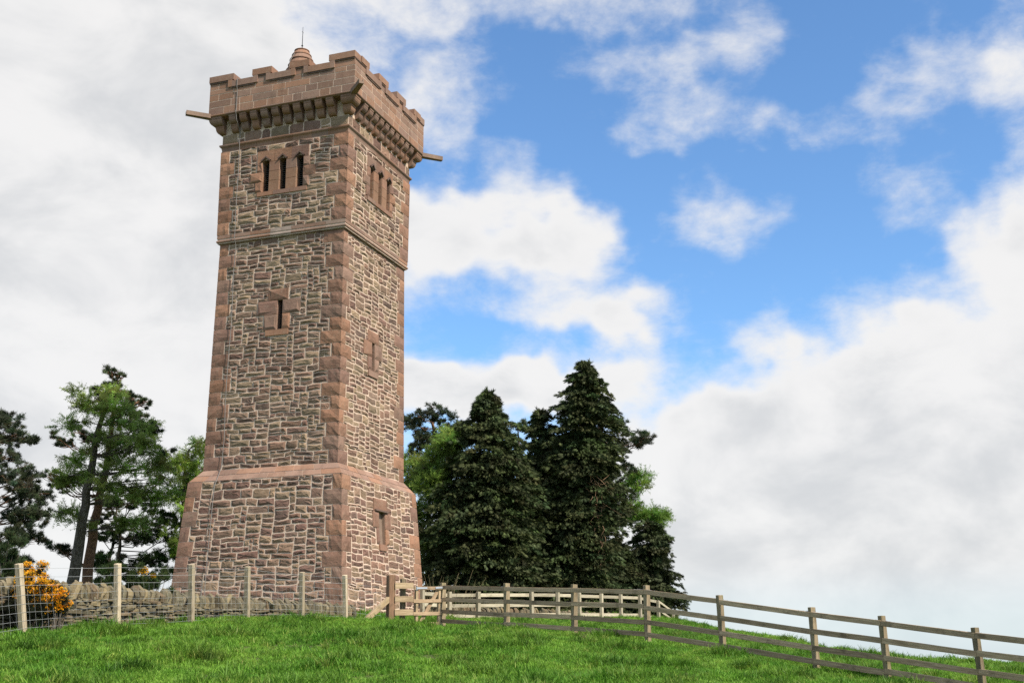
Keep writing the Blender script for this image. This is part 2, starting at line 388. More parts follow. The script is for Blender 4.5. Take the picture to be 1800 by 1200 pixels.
# wall core (mortar body) with real openings
core = Acc()
for k in range(4):
    for (za, zb) in [(-1., 4.29), (4.29, 4.70), (4.70, 12.72), (12.7201, 17.5)]:
        ops = [o_ for o_ in OPEN[k] if za < o_[2] < zb]
        zs = sorted({za, zb, *[o_[2] for o_ in ops], *[o_[3] for o_ in ops]})
        us = sorted({*[o_[0] for o_ in ops], *[o_[1] for o_ in ops]})
        for z0, z1 in zip(zs, zs[1:]):
            e0, e1 = hw(z0 + 1e-6), hw(z1 - 1e-6)
            cu0 = [-e0] + us + [e0]; cu1 = [-e1] + us + [e1]
            for a in range(len(cu0)-1):
                mu, mz = (cu0[a] + cu0[a+1])/2, (z0+z1)/2
                if any(o_[0] < mu < o_[1] and o_[2] < mz < o_[3] for o_ in ops): continue
                P = [fp(k, cu0[a], z0 + 1e-6), fp(k, cu0[a+1], z0 + 1e-6), fp(k, cu1[a+1], z1 - 1e-6), fp(k, cu1[a], z1 - 1e-6)]
                core.add(P, [(0, 1, 2, 3)])
core.add([fp(0, -2.411, 12.72), fp(0, 2.411, 12.72), fp(2, -2.411, 12.72), fp(2, 2.411, 12.72)], [(0, 1, 2, 3)])
core.add([fp(0, -2.535, 17.5), fp(0, 2.535, 17.5), fp(2, -2.535, 17.5), fp(2, 2.535, 17.5)], [(0, 1, 2, 3)])
link('wall', core.mesh('wall'), tower, 'mortar')

# surround stones: list per face of (name, u0, u1, z0, z1, window index)
SUR = {0: [], 1: []}
def lancet_sur(k):
    s = SUR[k]; W = 'lancet'
    s += [('sill', -.98, -.33, 14.27, 14.43, W), ('sill', -.33, .34, 14.27, 14.43, W), ('sill', .34, 1.0, 14.27, 14.43, W)]
    for n, (z0, z1) in enumerate([(14.43, 14.82), (14.82, 15.18), (15.18, 15.54)]):
        a = (-1.08, -1.32, -1.02)[n]; b = (1.06, 1.30, 1.10)[n]
        s += [('jamb_stone', a, -.80, z0, z1, W), ('jamb_stone', .825, b, z0, z1, W), ('mullion_stone', -.53, -.125, z0, z1, W), ('mullion_stone', .145, .555, z0, z1, W)]
    s += [('lintel', -1.03, -.33, 15.54, 15.98, W), ('lintel', -.33, .35, 15.54, 15.98, W), ('lintel', .35, 1.03, 15.54, 15.98, W)]
lancet_sur(0); lancet_sur(1)
SUR[0] += [('lintel', -.37, .40, 10.42, 10.82, 'slit'), ('jamb_stone', -.77, 0, 9.93, 10.42, 'slit'), ('jamb_stone', .20, .88, 9.93, 10.42, 'slit'),
           ('jamb_stone', -.50, 0, 9.38, 9.93, 'slit'), ('jamb_stone', .20, .50, 9.38, 9.93, 'slit'), ('sill', -.42, .47, 9.17, 9.38, 'slit')]
SUR[1] += [('lintel', -.50, .35, 9.25, 9.66, 'slit'), ('jamb_stone', -.80, -.17, 8.72, 9.25, 'slit'), ('jamb_stone', .03, .62, 8.72, 9.25, 'slit'),
           ('jamb_stone', -.48, -.17, 8.24, 8.72, 'slit'), ('jamb_stone', .03, .36, 8.24, 8.72, 'slit'), ('sill', -.44, .32, 8.02, 8.24, 'slit')]
SUR[1] += [('lintel', -.62, .42, 3.34, 3.78, 'blind'), ('jamb_stone', -.72, -.27, 2.80, 3.34, 'blind'), ('jamb_stone', .20, .66, 2.80, 3.34, 'blind'),
           ('jamb_stone', -.46, -.27, 2.28, 2.80, 'blind'), ('jamb_stone', .20, .46, 2.28, 2.80, 'blind'), ('sill', -.30, .26, 2.06, 2.28, 'blind')]

# --- coursed blocks following the face
def block(k, s0, s1, z0, z1, d, back=-.03, gap=.006, col=None):
    """dressed block between fractions s0..s1 of the half width, following the batter, mitred at the corners"""
    P = []
    for dd in (back, d):
        for z in (z0 + gap, z1 - gap):
            zz = min(max(z, z0+1e-4), z1-1e-4); h = hw(zz)
            g0 = gap if s0 > -.999 else 0; g1 = gap if s1 < .999 else 0
            P += [fp(k, s0*(h+dd) + g0, zz, dd), fp(k, s1*(h+dd) - g1, zz, dd)]
    # P: back-bottom l,r, back-top l,r, front-bottom l,r, front-top l,r
    return P, [(4, 5, 7, 6), (0, 4, 6, 2), (5, 1, 3, 7), (6, 7, 3, 2), (0, 1, 5, 4)]
def profile_block(k, s0, s1, prof, h, gap=.004):
    V = []; n = len(prof)
    for s in (s0, s1):
        g_ = gap if -.999 < s < .999 else 0
        for d, z in prof:
            u = s*(h + d) + (g_ if s == s0 else -g_); nn = NX[k]; a = UX[k]
            V.append((nn[0]*(h+d) + a[0]*u, nn[1]*(h+d) + a[1]*u, z))
    F = [(i, i+1, n+i+1, n+i) for i in range(n-1)] + [tuple(range(n))[::-1], tuple(range(n, 2*n))]
    return V, F
def solo(name, V, F, mat, parent, col=(1, 1, 1), smooth=False):
    a = Acc(); a.add(V, F, col); me = a.mesh(name, smooth)
    bm = bmesh.new(); bm.from_mesh(me); bmesh.ops.recalc_face_normals(bm, faces=bm.faces); bm.to_mesh(me); bm.free()
    return link(name, me, parent, mat)

# --- rubble: stones packed on a cell grid, joints warped, each stone a rock-faced lump
def warp2(u, z, k):
    return (.014*math.sin(2.3*z + 1.7*u + k) + .014*math.sin(5.1*z - 3.3*u + 2*k), .018*math.sin(2.9*u + 1.1*z + 3*k) + .014*math.sin(6.3*u - 2.1*z + k) + .010*math.sin(13*u + 7*z))
def rock(k, u0, u1, z0, z1, col, joint=.014, proud=(.022, .06), do_warp=True, clip=True, margin=None):
    """one squared rubble stone on face k"""
    w_, h_ = u1-u0, z1-z0
    def corner(u, z):
        a, b = warp2(u, z, k) if do_warp else (0, 0)
        return u + a, z + b
    pts = []
    cs = [(u0, z0), (u1, z0), (u1, z1), (u0, z1)]
    j = joint*random.uniform(.75, 1.3)
    cut = [min(w_, h_)*(random.choice((.04, .06, .08, .12, .26)) if clip else .05) for _ in range(4)]
    for c in range(4):
        a = cs[c]; b = cs[(c+1) % 4]; L = math.hypot(b[0]-a[0], b[1]-a[1]); ux, uz = (b[0]-a[0])/L, (b[1]-a[1])/L
        m_ = 1 if L < .3 else 2
        ts = [cut[c]/L] + [(i+1)/(m_+1) for i in range(m_)] + [1 - cut[(c+1) % 4]/L]
        for t in ts:
            x, z = a[0] + (b[0]-a[0])*t, a[1] + (b[1]-a[1])*t
            q = j + random.uniform(-.005, .006)
            pts.append(corner(x - uz*q, z + ux*q))
    n = len(pts); cx = sum(p[0] for p in pts)/n; cz = sum(p[1] for p in pts)/n
    lo, hi = proud; base = random.uniform(lo, hi); tilt = random.uniform(-.35, .35); tv = random.uniform(-.1, .6)
    ox, oz = random.uniform(-.15, .15)*w_, random.uniform(-.05, .22)*h_
    V = []
    for (x, z) in pts: V.append(fp(k, x, z, -.012))
    for (x, z) in pts: V.append(fp(k, x + (cx-x)*.03, z + (cz-z)*.05, lo*.3 + random.uniform(0, .007)))
    ins = min(.42, .045/max(.05, min(w_, h_)) + .10)
    for (x, z) in pts:
        xx, zz = x + (cx+ox-x)*ins*1.2, z + (cz+oz-z)*ins*1.6
        d = base*(1 + tilt*(xx-cx)/w_*2 + tv*(zz-cz)/h_*1.6) + random.uniform(-.012, .012)
        V.append(fp(k, xx, zz, max(.009, d)))
    V.append(fp(k, cx+ox, cz+oz, base*1.1 + random.uniform(-.008, .016)))
    F = []
    for i in range(n):
        i2 = (i+1) % n
        F += [(i, i2, n+i2, n+i), (n+i, n+i2, 2*n+i2), (n+i, 2*n+i2, 2*n+i), (2*n+i, 2*n+i2, 3*n)]
    return V, F
def pack(k, za, zb, nz, quoin_rows, sur):
    cz = (zb-za)/nz; nu = int(round(2*hw((za+zb)/2)/.112))
    occ = np.zeros((nz, nu), bool)
    for r_, (ql, qr) in enumerate(quoin_rows):
        occ[r_*6:(r_+1)*6, :ql] = True; occ[r_*6:(r_+1)*6, nu-qr:] = True
    for (_, u0, u1, z0, z1, _w) in sur:
        for r_ in range(nz):
            zc_ = za + (r_+.5)*cz
            if z0 < zc_ < z1:
                h = hw(zc_)
                for c in range(nu):
                    uc = (-1 + 2*(c+.5)/nu)*h
                    if u0 < uc < u1: occ[r_, c] = True
    for (u0, u1, z0, z1, _d) in OPEN[k]:
        for r_ in range(nz):
            zc_ = za + (r_+.5)*cz
            if z0 < zc_ < z1:
                h = hw(zc_)
                for c in range(nu):
                    uc = (-1 + 2*(c+.5)/nu)*h
                    if u0 < uc < u1: occ[r_, c] = True
    out = []
    H = [1, 2, 3, 4]; HW = [.17, .47, .31, .05]; last = 2
    for r_ in range(nz):
        c = 0
        while c < nu:
            if occ[r_, c]: c += 1; continue
            run = 0
            while c + run < nu and not occ[r_, c+run] and run < 9: run += 1
            if random.random() > .66: last = random.choices(H, HW)[0]
            h = last
            if h == 1: w_ = random.choice((1, 2, 2, 3, 4, 5))
            elif h == 2: w_ = random.choice((2, 3, 4, 4, 5, 5, 6, 7))
            elif h == 3: w_ = random.choice((3, 4, 4, 5, 6, 7))
            else: w_ = random.choice((4, 5, 6))
            w_ = min(w_, run)
            if run - w_ == 1 and run < 9: w_ = run if run <= 6 else w_ - 1
            h = min(h, nz - r_)
            while h > 1 and occ[r_:r_+h, c:c+w_].any(): h -= 1
            if w_ == 1 and h > 2: h = 2
            occ[r_:r_+h, c:c+w_] = True
            out.append((c, c+w_, r_, r_+h)); c += w_
    res = []
    for (c0, c1, r0, r1) in out:
        z0, z1 = za + r0*cz, za + r1*cz; h = hw((z0+z1)/2)
        res.append(((-1 + 2*c0/nu)*h, (-1 + 2*c1/nu)*h, z0, z1))
    return res, nu, cz
SECT = [(-.61, 4.29, 10), (4.70, 12.72, 18), (13.03, 16.20, 7)]
stones = []; quoins = []
for si, (za, zb, nq) in enumerate(SECT):
    nz = nq*6; qh = (zb-za)/nq
    for k in (0, 1):
        rows = []
        for r_ in range(nq):
            lg, st_ = random.choice((5, 6, 7)), random.choice((3, 3, 4))
            even = (r_ + si) % 2 == 0
            # near corner is right end of face 0 and left end of face 1
            if k == 0: rows.append(((st_ if even else lg), (lg if even else st_)))
            else: rows.append(((st_ if even else lg), (lg if even else st_)))
        st, nu, cz = pack(k, za, zb, nz, rows, SUR[k])
        stones += [(k,) + s_ for s_ in st]
        for r_ in range(nq): quoins.append((si, k, r_, rows[r_], nu, za + r_*qh, za + (r_+1)*qh))
# band under the corbels
zb0, zb1 = 16.46, 16.86
for k in (0, 1):
    u = -hw(16.6)
    while u < hw(16.6) - .02:
        w_ = min(random.uniform(.25, .75), hw(16.6) - u)
        if hw(16.6) - u - w_ < .2: w_ = hw(16.6) - u
        if w_ < .5 and random.random() < .4:
            m_ = zb0 + random.uniform(.14, .26); stones += [(k, u, u+w_, zb0, m_), (k, u, u+w_, m_, zb1)]
        else: stones.append((k, u, u+w_, zb0, zb1))
        u += w_
stones.sort(key=lambda s_: -(s_[2]-s_[1])*(s_[4]-s_[3])*(1.6 if s_[0] == 0 else 1))
rest = Acc()
for i_, (k, u0, u1, z0, z1) in enumerate(stones):
    big = (u1-u0)*(z1-z0)
    base_z = z0 < 4.2
    col = pick(PAL, .2)
    if base_z: col = tuple(c*f for c, f in zip(col, (.98, .94, .95)))
    V, F = rock(k, u0, u1, z0, z1, col, joint=.0155 if big > .02 else .0115, proud=(.012, .042) if k == 0 else (.010, .034))
    if i_ < 300: solo('rubble_stone', V, F, 'rubble', tower, col)
    else: rest.add(V, F, col)
me = rest.mesh('small_rubble'); bm = bmesh.new(); bm.from_mesh(me); bmesh.ops.recalc_face_normals(bm, faces=bm.faces); bm.to_mesh(me); bm.free()
o = link('small_rubble', me, tower, 'rubble'); o['kind'] = 'stuff'

# --- quoins
def quoin_half(k, side, ln, z0, z1, d=.026):
    """grid of points on face k from the arris inwards; side +1 = right end, -1 = left end"""
    nu_, nz_ = 5, 4; V = []
    for iz in range(nz_):
        t = iz/(nz_-1); z = z0 + .010 + (z1-z0-.020)*t
        h = hw(min(max(z, z0+1e-3), z1-1e-3))
        for iu in range(nu_):
            q = iu/(nu_-1)
            inner = (0 < iz < nz_-1) and (0 < iu < nu_-1)
            dd = d + (random.uniform(.0, .022) if inner else 0) - (.014 if iu == nu_-1 or (iz in (0, nz_-1) and iu > 0) else 0)
            u = side*(h + d - q*(ln + d - .018))
            if inner: u += random.uniform(-.02, .02)
            n = NX[k]; a = UX[k]
            V.append((n[0]*(h+dd) + a[0]*u, n[1]*(h+dd) + a[1]*u, z + (random.uniform(-.02, .02) if inner else 0)))
    return V, nu_, nz_
def quoin(corner, la, lb, z0, z1, col):
    """corner c lies between face c (right end) and face c+1 (left end)"""
    ka, kb = corner, (corner+1) % 4
    Va, nu_, nz_ = quoin_half(ka, 1, la, z0, z1); Vb, _, _ = quoin_half(kb, -1, lb, z0, z1)
    V = Va + Vb; F = []; o_ = len(Va)
    for off in (0, o_):
        for iz in range(nz_-1):
            for iu in range(nu_-1):
                a = off + iz*nu_ + iu; F.append((a, a+1, a+nu_+1, a+nu_))
    # skirts into the wall
    def skirt(k, ids):
        n = NX[k]; s_ = len(V)
        for i_ in ids:
            p = V[i_]; V.append((p[0] - n[0]*.07, p[1] - n[1]*.07, p[2]))
        for j in range(len(ids)-1): F.append((ids[j], ids[j+1], s_+j+1, s_+j))
    for k, off in ((ka, 0), (kb, o_)):
        skirt(k, [off + iu for iu in range(nu_)]); skirt(k, [off + (nz_-1)*nu_ + iu for iu in range(nu_)]); skirt(k, [off + iz*nu_ + nu_-1 for iz in range(nz_)])
    return V, F
for si, (za, zb, nq) in enumerate(SECT):
    qh = (zb-za)/nq
    for r_ in range(nq):
        z0, z1 = za + r_*qh, za + (r_+1)*qh
        q0 = [q for q in quoins if q[0] == si and q[1] == 0 and q[2] == r_][0]; q1 = [q for q in quoins if q[0] == si and q[1] == 1 and q[2] == r_][0]
        h = hw((z0+z1)/2); c0 = 2*h/q0[4]; c1 = 2*h/q1[4]
        for corner, la, lb in ((3, c0*4, c0*q0[3][0]), (0, c0*q0[3][1], c1*q1[3][0]), (1, c1*q1[3][1], c1*4)):
            V, F = quoin(corner, la - .004, lb - .004, z0, z1, None)
            solo('quoin', V, F, 'quoin', tower, pick(QPAL, .15))

# --- chamfered plinth top: two courses of sloping blocks
for k in range(4):
    for row, (z0, z1) in enumerate(((4.29, 4.495), (4.495, 4.70))):
        s = -1.; cuts = [-1.]
        while s < .98:
            s += random.uniform(.20, .34)
            if s > .86: break
            cuts.append(s)
        cuts.append(1.)
        for a, b in zip(cuts, cuts[1:]):
            V, F = block(k, a, b, z0, z1, .016 + random.uniform(0, .003), gap=.009)
            solo('chamfer_block', V, F, 'ashlar', tower, tuple(c*1.12 for c in pick(APAL, .10)))
# --- string courses
def string(h, prof, name, pale=0):
    for k in range(4):
        n = 7; cuts = [-1 + 2*i/n + (random.uniform(-.05, .05) if 0 < i < n else 0) for i in range(n+1)]
        for i_, (a, b) in enumerate(zip(cuts, cuts[1:])):
            V, F = profile_block(k, a, b, prof, h)
            c = pick(APAL, .10)
            if pale and ((k == 0 and i_ == 3) or (k, i_) == (0, 6)): c = (.36, .25, .19) if i_ == 6 else (.42, .32, .26)
            solo(name, V, F, 'ashlar', tower, c)
roll_ = [(.02 + .058*math.sin(t), 12.80 - .058*math.cos(t)) for t in np.linspace(0, math.pi, 7)]
string(2.455, [(-.10, 12.70), (.0, 12.70)] + [(.012 + a, z) for a, z in roll_] + [(.035, 12.862), (.035, 12.885), (.07, 12.90), (.07, 13.02), (-.1, 13.028)], 'string_course_block', 1)
string(2.532, [(-.10, 16.20), (.0, 16.20), (.008, 16.30), (.022, 16.345), (.05, 16.37), (.075, 16.40), (.08, 16.43), (.075, 16.455), (-.1, 16.49)], 'cornice_block')

# --- window surrounds, recesses and louvres
def wblock(k, u0, u1, z0, z1, d=.03, back=-.30, rockf=True, notch=None, gap=.006, ru=0):
    """surround stone reaching back into the wall so that it lines the reveal"""
    V, F = [], []
    P = [(u0+gap, z0+gap), (u1-gap, z0+gap), (u1-gap, z1-gap), (u0+gap, z1-gap)]
    if notch:
        a, b, hh = notch; P = [P[0], (a, z0+gap), ((a+b)/2, z0+hh), (b, z0+gap), P[1], P[2], P[3]]
    n = len(P)
    for (u, z) in P: V.append(fp(k, u, z, back))
    for (u, z) in P: V.append(fp(k, u, z, d))
    for i in range(n): F.append((i, (i+1) % n, n+(i+1) % n, n+i))
    if notch or not rockf: F.append(tuple(range(n, 2*n)))
    else:
        cu, cz = (u0+u1)/2, (z0+z1)/2; s_ = len(V)
        for (u, z) in P: V.append(fp(k, u + (cu-u)*.3, z + (cz-z)*.35, d + random.uniform(.005, .045)))
        V.append(fp(k, cu, cz, d + random.uniform(.01, .05)))
        for i in range(n):
            i2 = (i+1) % n; F += [(n+i, n+i2, s_+i2, s_+i), (s_+i, s_+i2, s_+n)]
    return V, F
WLAB = {('lancet', 0): 'louvred triple lancet window on the shaded face', ('slit', 0): 'narrow louvred slit window on the shaded face', ('lancet', 1): 'louvred triple lancet window on the sunlit face',
        ('slit', 1): 'narrow slit window on the sunlit face', ('blind', 1): 'blocked window with pale stone panel low on the sunlit face'}
for k in (0, 1):
    for kind in ('lancet', 'slit', 'blind'):
        ss = [s_ for s_ in SUR[k] if s_[5] == kind]
        if not ss: continue
        ops = [o_ for o_ in OPEN[k] if (kind == 'lancet') == (o_[2] > 14) and (kind == 'blind') == (o_[2] < 3)]
        # recess lining
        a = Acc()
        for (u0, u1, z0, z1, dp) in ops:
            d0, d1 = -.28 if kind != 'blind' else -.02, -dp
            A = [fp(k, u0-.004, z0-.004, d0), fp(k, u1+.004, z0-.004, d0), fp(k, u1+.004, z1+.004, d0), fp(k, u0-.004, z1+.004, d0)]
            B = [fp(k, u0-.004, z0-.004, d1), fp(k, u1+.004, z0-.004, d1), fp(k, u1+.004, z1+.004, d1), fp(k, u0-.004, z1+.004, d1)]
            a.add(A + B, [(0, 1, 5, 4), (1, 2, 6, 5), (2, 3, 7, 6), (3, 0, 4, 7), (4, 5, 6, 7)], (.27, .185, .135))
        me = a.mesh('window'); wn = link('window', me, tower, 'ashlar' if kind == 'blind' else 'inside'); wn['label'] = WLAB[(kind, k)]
        for (nm, u0, u1, z0, z1, _) in ss:
            notch = None
            if nm == 'lintel' and kind == 'lancet':
                aa_ = [q for q in LANC if u0 < (q[0]+q[1])/2 < u1][0]; notch = (aa_[0], aa_[1], .13)
            V, F = wblock(k, u0, u1, z0, z1, .05 if nm == 'sill' else .03, -.30 if kind != 'blind' else -.09, rockf=(nm in ('jamb_stone', 'lintel')), notch=notch)
            c = pick(QPAL, .12)
            if nm in ('mullion_stone', 'sill'): c = (.30, .165, .10) if z0 < 14.9 and z0 > 14.3 else c
            solo(nm, V, F, 'quoin' if nm in ('jamb_stone', 'lintel') else 'ashlar', wn, c)
        if kind == 'lancet':   # carved hood over each light
            for (a0, b0) in LANC:
                c_ = (a0+b0)/2; P = [(a0-.07, 15.60), (a0-.03, 15.565), (c_, 15.70), (b0+.03, 15.565), (b0+.07, 15.60), (c_, 15.76)]
                V = [fp(k, u, z, .028) for u, z in P] + [fp(k, u, z, .085) for u, z in P]; n = 6
                solo('hood_mould', V, [(i, (i+1) % n, n+(i+1) % n, n+i) for i in range(n)] + [(6, 7, 8, 11), (8, 9, 10, 11)], 'ashlar', wn, (.15, .095, .075))
        if kind == 'blind':
            V, F = wblock(k, -.60, .40, 3.345, 3.41, .10, .02, rockf=False); solo('drip_mould', V, F, 'ashlar', wn, (.17, .11, .085))
        else:
            for (u0, u1, z0, z1, dp) in ops:
                z = z0 + .03
                while z < z1 - .02:
                    P = [fp(k, u0-.01, z, -.20), fp(k, u1+.01, z, -.20), fp(k, u1+.01, z+.055, -.30), fp(k, u0-.01, z+.055, -.30)]
                    Q = [(p[0], p[1], p[2]+.016) for p in P]
                    solo('louvre', P + Q, BOXF, 'louvre', wn); z += .078

# --- corbel table
def corbel_prof(d0, d1, z0, z1):
    pr = [(-.05, z0)]
    for t in np.linspace(0, 1, 6): pr.append((d0 + (d1-d0)*math.sin(t*math.pi/2)**.8, z0 + (z1-z0-.055)*(1 - math.cos(t*math.pi/2))))
    pr += [(d1 + .012, z1-.055), (d1 + .012, z1), (-.05, z1)]
    return pr
H0 = 2.532
lowp = corbel_prof(.02, .19, 16.862, 17.145); upp = corbel_prof(.17, .375, 17.147, 17.43)
cw, pitch_ = .27, (2*H0 - .30)/11
for k in range(4):
    for i_ in range(1, 11):
        u = -H0 + .15 + pitch_*i_
        for nm, pr in (('lower_corbel', lowp), ('upper_corbel', upp)):
            if k > 1 and nm == 'lower_corbel': continue
            V = []
            for uu in (u - cw/2, u + cw/2):
                for d, z in pr: n = NX[k]; a = UX[k]; V.append((n[0]*(H0+d) + a[0]*uu, n[1]*(H0+d) + a[1]*uu, z))
            n_ = len(pr); F = [(i, (i+1) % n_, n_+(i+1) % n_, n_+i) for i in range(n_)] + [tuple(range(n_))[::-1], tuple(range(n_, 2*n_))]
            solo('corbel', V, F, 'ashlar', tower, tuple(c*.92 for c in pick(APAL, .10)))
for ci, (sx, sy) in enumerate(((-1, -1), (1, -1), (-1, 1), (1, 1))):
    for pr in (lowp, upp):
        V = []; n_ = len(pr)
        for d, z in pr:
            a, b = H0 - .14, H0 + d
            V += [(sx*a, sy*a, z), (sx*b, sy*a, z), (sx*b, sy*b, z), (sx*a, sy*b, z)]
        F = []
        for i in range(n_-1):
            for j in range(4): F.append((i*4+j, i*4+(j+1) % 4, (i+1)*4+(j+1) % 4, (i+1)*4+j))
        solo('corner_corbel', V, F, 'ashlar', tower, tuple(c*.92 for c in pick(APAL, .06)))

# --- parapet
HP = 2.93; TH = .36
def abox(x0, x1, y0, y1, z0, z1): return box8([(x0, y0, z0), (x1, y0, z0), (x1, y1, z0), (x0, y1, z0), (x0, y0, z1), (x1, y0, z1), (x1, y1, z1), (x0, y1, z1)])
def ring_box(k, u0, u1, z0, z1, d_in, d_out):
    """box on parapet side k between u0..u1; radial extents HP+d"""
    a, b = HP + d_in, HP + d_out
    if k == 0: return abox(-b, -a, -u1, -u0, z0, z1)
    if k == 1: return abox(u0, u1, -b, -a, z0, z1)
    if k == 2: return abox(a, b, u0, u1, z0, z1)
    return abox(-u1, -u0, a, b, z0, z1)
par = Acc()
zp0, zp1, zm = 17.52, 18.50, 18.78      # parapet foot, crenel wall top, merlon wall top
for k in range(4):
    e = HP - .006 if k in (0, 2) else HP - TH
    V, F = ring_box(k, -e, e, zp0, zp1, -TH, -.006); par.add(V, F)
MER = [(-2.94, -1.98), (-1.10, -.42), (.42, 1.10), (1.98, 2.94)]; CRE = [(-1.98, -1.10), (-.42, .42), (1.10, 1.98)]
for k in range(4):
    for (a, b) in MER:
        if k in (1, 3): a, b = max(a, -(HP-TH)), min(b, HP-TH)
        else: a, b = max(a, -HP+.006), min(b, HP-.006)
        V, F = ring_box(k, a, b, zp1 + .001, zm, -TH, -.006); par.add(V, F)
link('parapet_core', par.mesh('parapet_core'), tower, 'mortar')
# floor of the roof walk, foot moulding
V, F = abox(-HP+.05, HP-.05, -HP+.05, HP-.05, 17.435, 17.50); solo('roof_slab', V, F, 'ashlar', tower, APAL[1])
for k in range(4):
    n = 8; cuts = [-1 + 2*i/n for i in range(n+1)]
    for a, b in zip(cuts, cuts[1:]):
        V, F = profile_block(k, a, b, [(-.5, 17.432), (-.03, 17.432), (.0, 17.45), (.035, 17.475), (.035, 17.51), (.0, 17.535), (-.2, 17.535)], HP)
        solo('foot_moulding', V, F, 'ashlar', tower, tuple(c*.9 for c in pick(APAL, .08)))
# ashlar facing of the parapet
cz_ = [17.536, 17.80, 18.06, 18.31, 18.50, 18.78]
for k in (0, 1):
    for r_ in range(5):
        z0, z1 = cz_[r_], cz_[r_+1]
        spans = [(-HP, HP)] if r_ < 4 else [(max(a, -HP), min(b, HP)) for a, b in MER]
        for (a, b) in spans:
            u = a
            while u < b - .01:
                w_ = random.uniform(.35, 1.05)
                if b - u - w_ < .28: w_ = b - u
                lo_ = u if u > -HP+.01 else (-HP if k == 0 else -HP + .004); hi_ = u + w_
                # butt the corner: side 0 runs through, side 1 starts behind it
                if k == 1 and lo_ < -HP + .02: lo_ = -HP + .010
                V, F = ring_box(k, lo_ + .014, hi_ - .014 if hi_ < HP - .01 else HP, z0 + .014, z1 - .014, -.05, random.uniform(-.001, .003))
                solo('parapet_block', V, F, 'ashlar', tower, pick(APAL, .16)); u += w_
# coping
def cope(k, u0, u1, z0, z1, d=.055):
    V, F = ring_box(k, u0, u1, z0, z1, -TH-.04, d); c = pick(APAL, .08)
    solo('coping_stone', V, F, 'ashlar', tower, tuple(x*.95 for x in c))
for k in range(4):
    for (a, b) in CRE:
        cope(k, a, b, zp1 + .002, 18.735)
        V, F = ring_box(k, a-.03, b+.03, zp1-.055, zp1, -.02, .03); solo('coping_fillet', V, F, 'ashlar', tower, (.17, .105, .08))
    for j, (a, b) in enumerate(MER):
        inner = [(a, 1)] if j == 3 else [(b, -1)] if j == 0 else [(a, 1), (b, -1)]
        for (e, s_) in inner:     # returns down the merlon cheeks
            x0, x1 = sorted((e - s_*.004, e + s_*.17)); 
            V, F = ring_box(k, x0, x1, zp1 + .003, zm + .002, -.03, .052); solo('coping_return', V, F, 'ashlar', tower, pick(APAL, .08))
        A, B = a - (.055 if j else 0), b + (.055 if j < 3 else 0)
        if k in (0, 2): A, B = max(A, -HP-.055), min(B, HP+.055)
        else: A, B = max(A, -HP+TH+.042), min(B, HP-TH-.042)
        cope(k, A, B, zm + .004, 19.02)
        if k in (0, 1):
            V, F = ring_box(k, max(a, -HP) if k == 0 else max(a, -HP + .012), min(b, HP), zm-.05, zm, -.02, .03); solo('coping_fillet', V, F, 'ashlar', tower, (.17, .105, .08))
# waterspouts at the corners
for (sx, sy) in ((-1, -1), (-1, 1), (1, -1)):
    d = np.array([sx, sy, 0])/math.sqrt(2); p0 = np.array([sx*(HP-.05), sy*(HP-.05), 17.50]); n = np.array([-d[1], d[0], 0]); V = []
    for t, w_, zz in ((0, .11, 0), (.86, .085, .0)):
        for a, b in ((-1, -.09), (1, -.09), (1, .07), (.55, .07), (.45, .0), (-.45, .0), (-.55, .07), (-1, .07)): V.append(tuple(p0 + d*t + n*a*w_ + np.array([0, 0, b + zz])))
    F = [(i, (i+1) % 8, 8+(i+1) % 8, 8+i) for i in range(8)] + [tuple(range(8))[::-1], tuple(range(8, 16))]
    solo('waterspout', V, F, 'ashlar', tower, (.27, .18, .13))
# stair turret cap with rod
TC = np.array([.3, 1.1])
def lathe(prof, n=20):
    V = []; F = []
    for r_, z in prof:
        for i in range(n): V.append((TC[0] + r_*math.cos(i*2*math.pi/n), TC[1] + r_*math.sin(i*2*math.pi/n), z))
    for j in range(len(prof)-1):
        for i in range(n): F.append((j*n+i, j*n+(i+1) % n, (j+1)*n+(i+1) % n, (j+1)*n+i))
    return V, F
zt = 21.52
tur = None
for j, (rb, rt, z0, z1) in enumerate([(.60, .60, 17.5, zt-1.02), (.56, .47, zt-1.02, zt-.80), (.50, .42, zt-.80, zt-.58), (.45, .36, zt-.58, zt-.36), (.37, .26, zt-.36, zt-.15), (.28, .05, zt-.15, zt)]):
    V, F = lathe([(rb*.9, z0), (rb + .015, z0 + .003), (rb + .015, z0 + .03), (rt, z1), (0.01, z1 + .001)])
    o = solo('turret_cap' if tur is None else 'cap_ring', V, F, 'ashlar', tower if tur is None else tur, tuple(c*.95 for c in pick(APAL, .08)))
    if tur is None: tur = o
t = Tubes(); t.add([(TC[0], TC[1], zt-.05), (TC[0], TC[1], zt+.93)], [.02, .008], 6)
t.add([(TC[0]-.06, TC[1], zt+.70), (TC[0]+.06, TC[1], zt+.70)], .008, 5); t.add([(TC[0], TC[1], zt+.09), (TC[0], TC[1], zt+.115), (TC[0], TC[1], zt+.15)], [.02, .045, .02], 8)
link('lightning_rod', t.mesh('lightning_rod'), tower, 'iron')
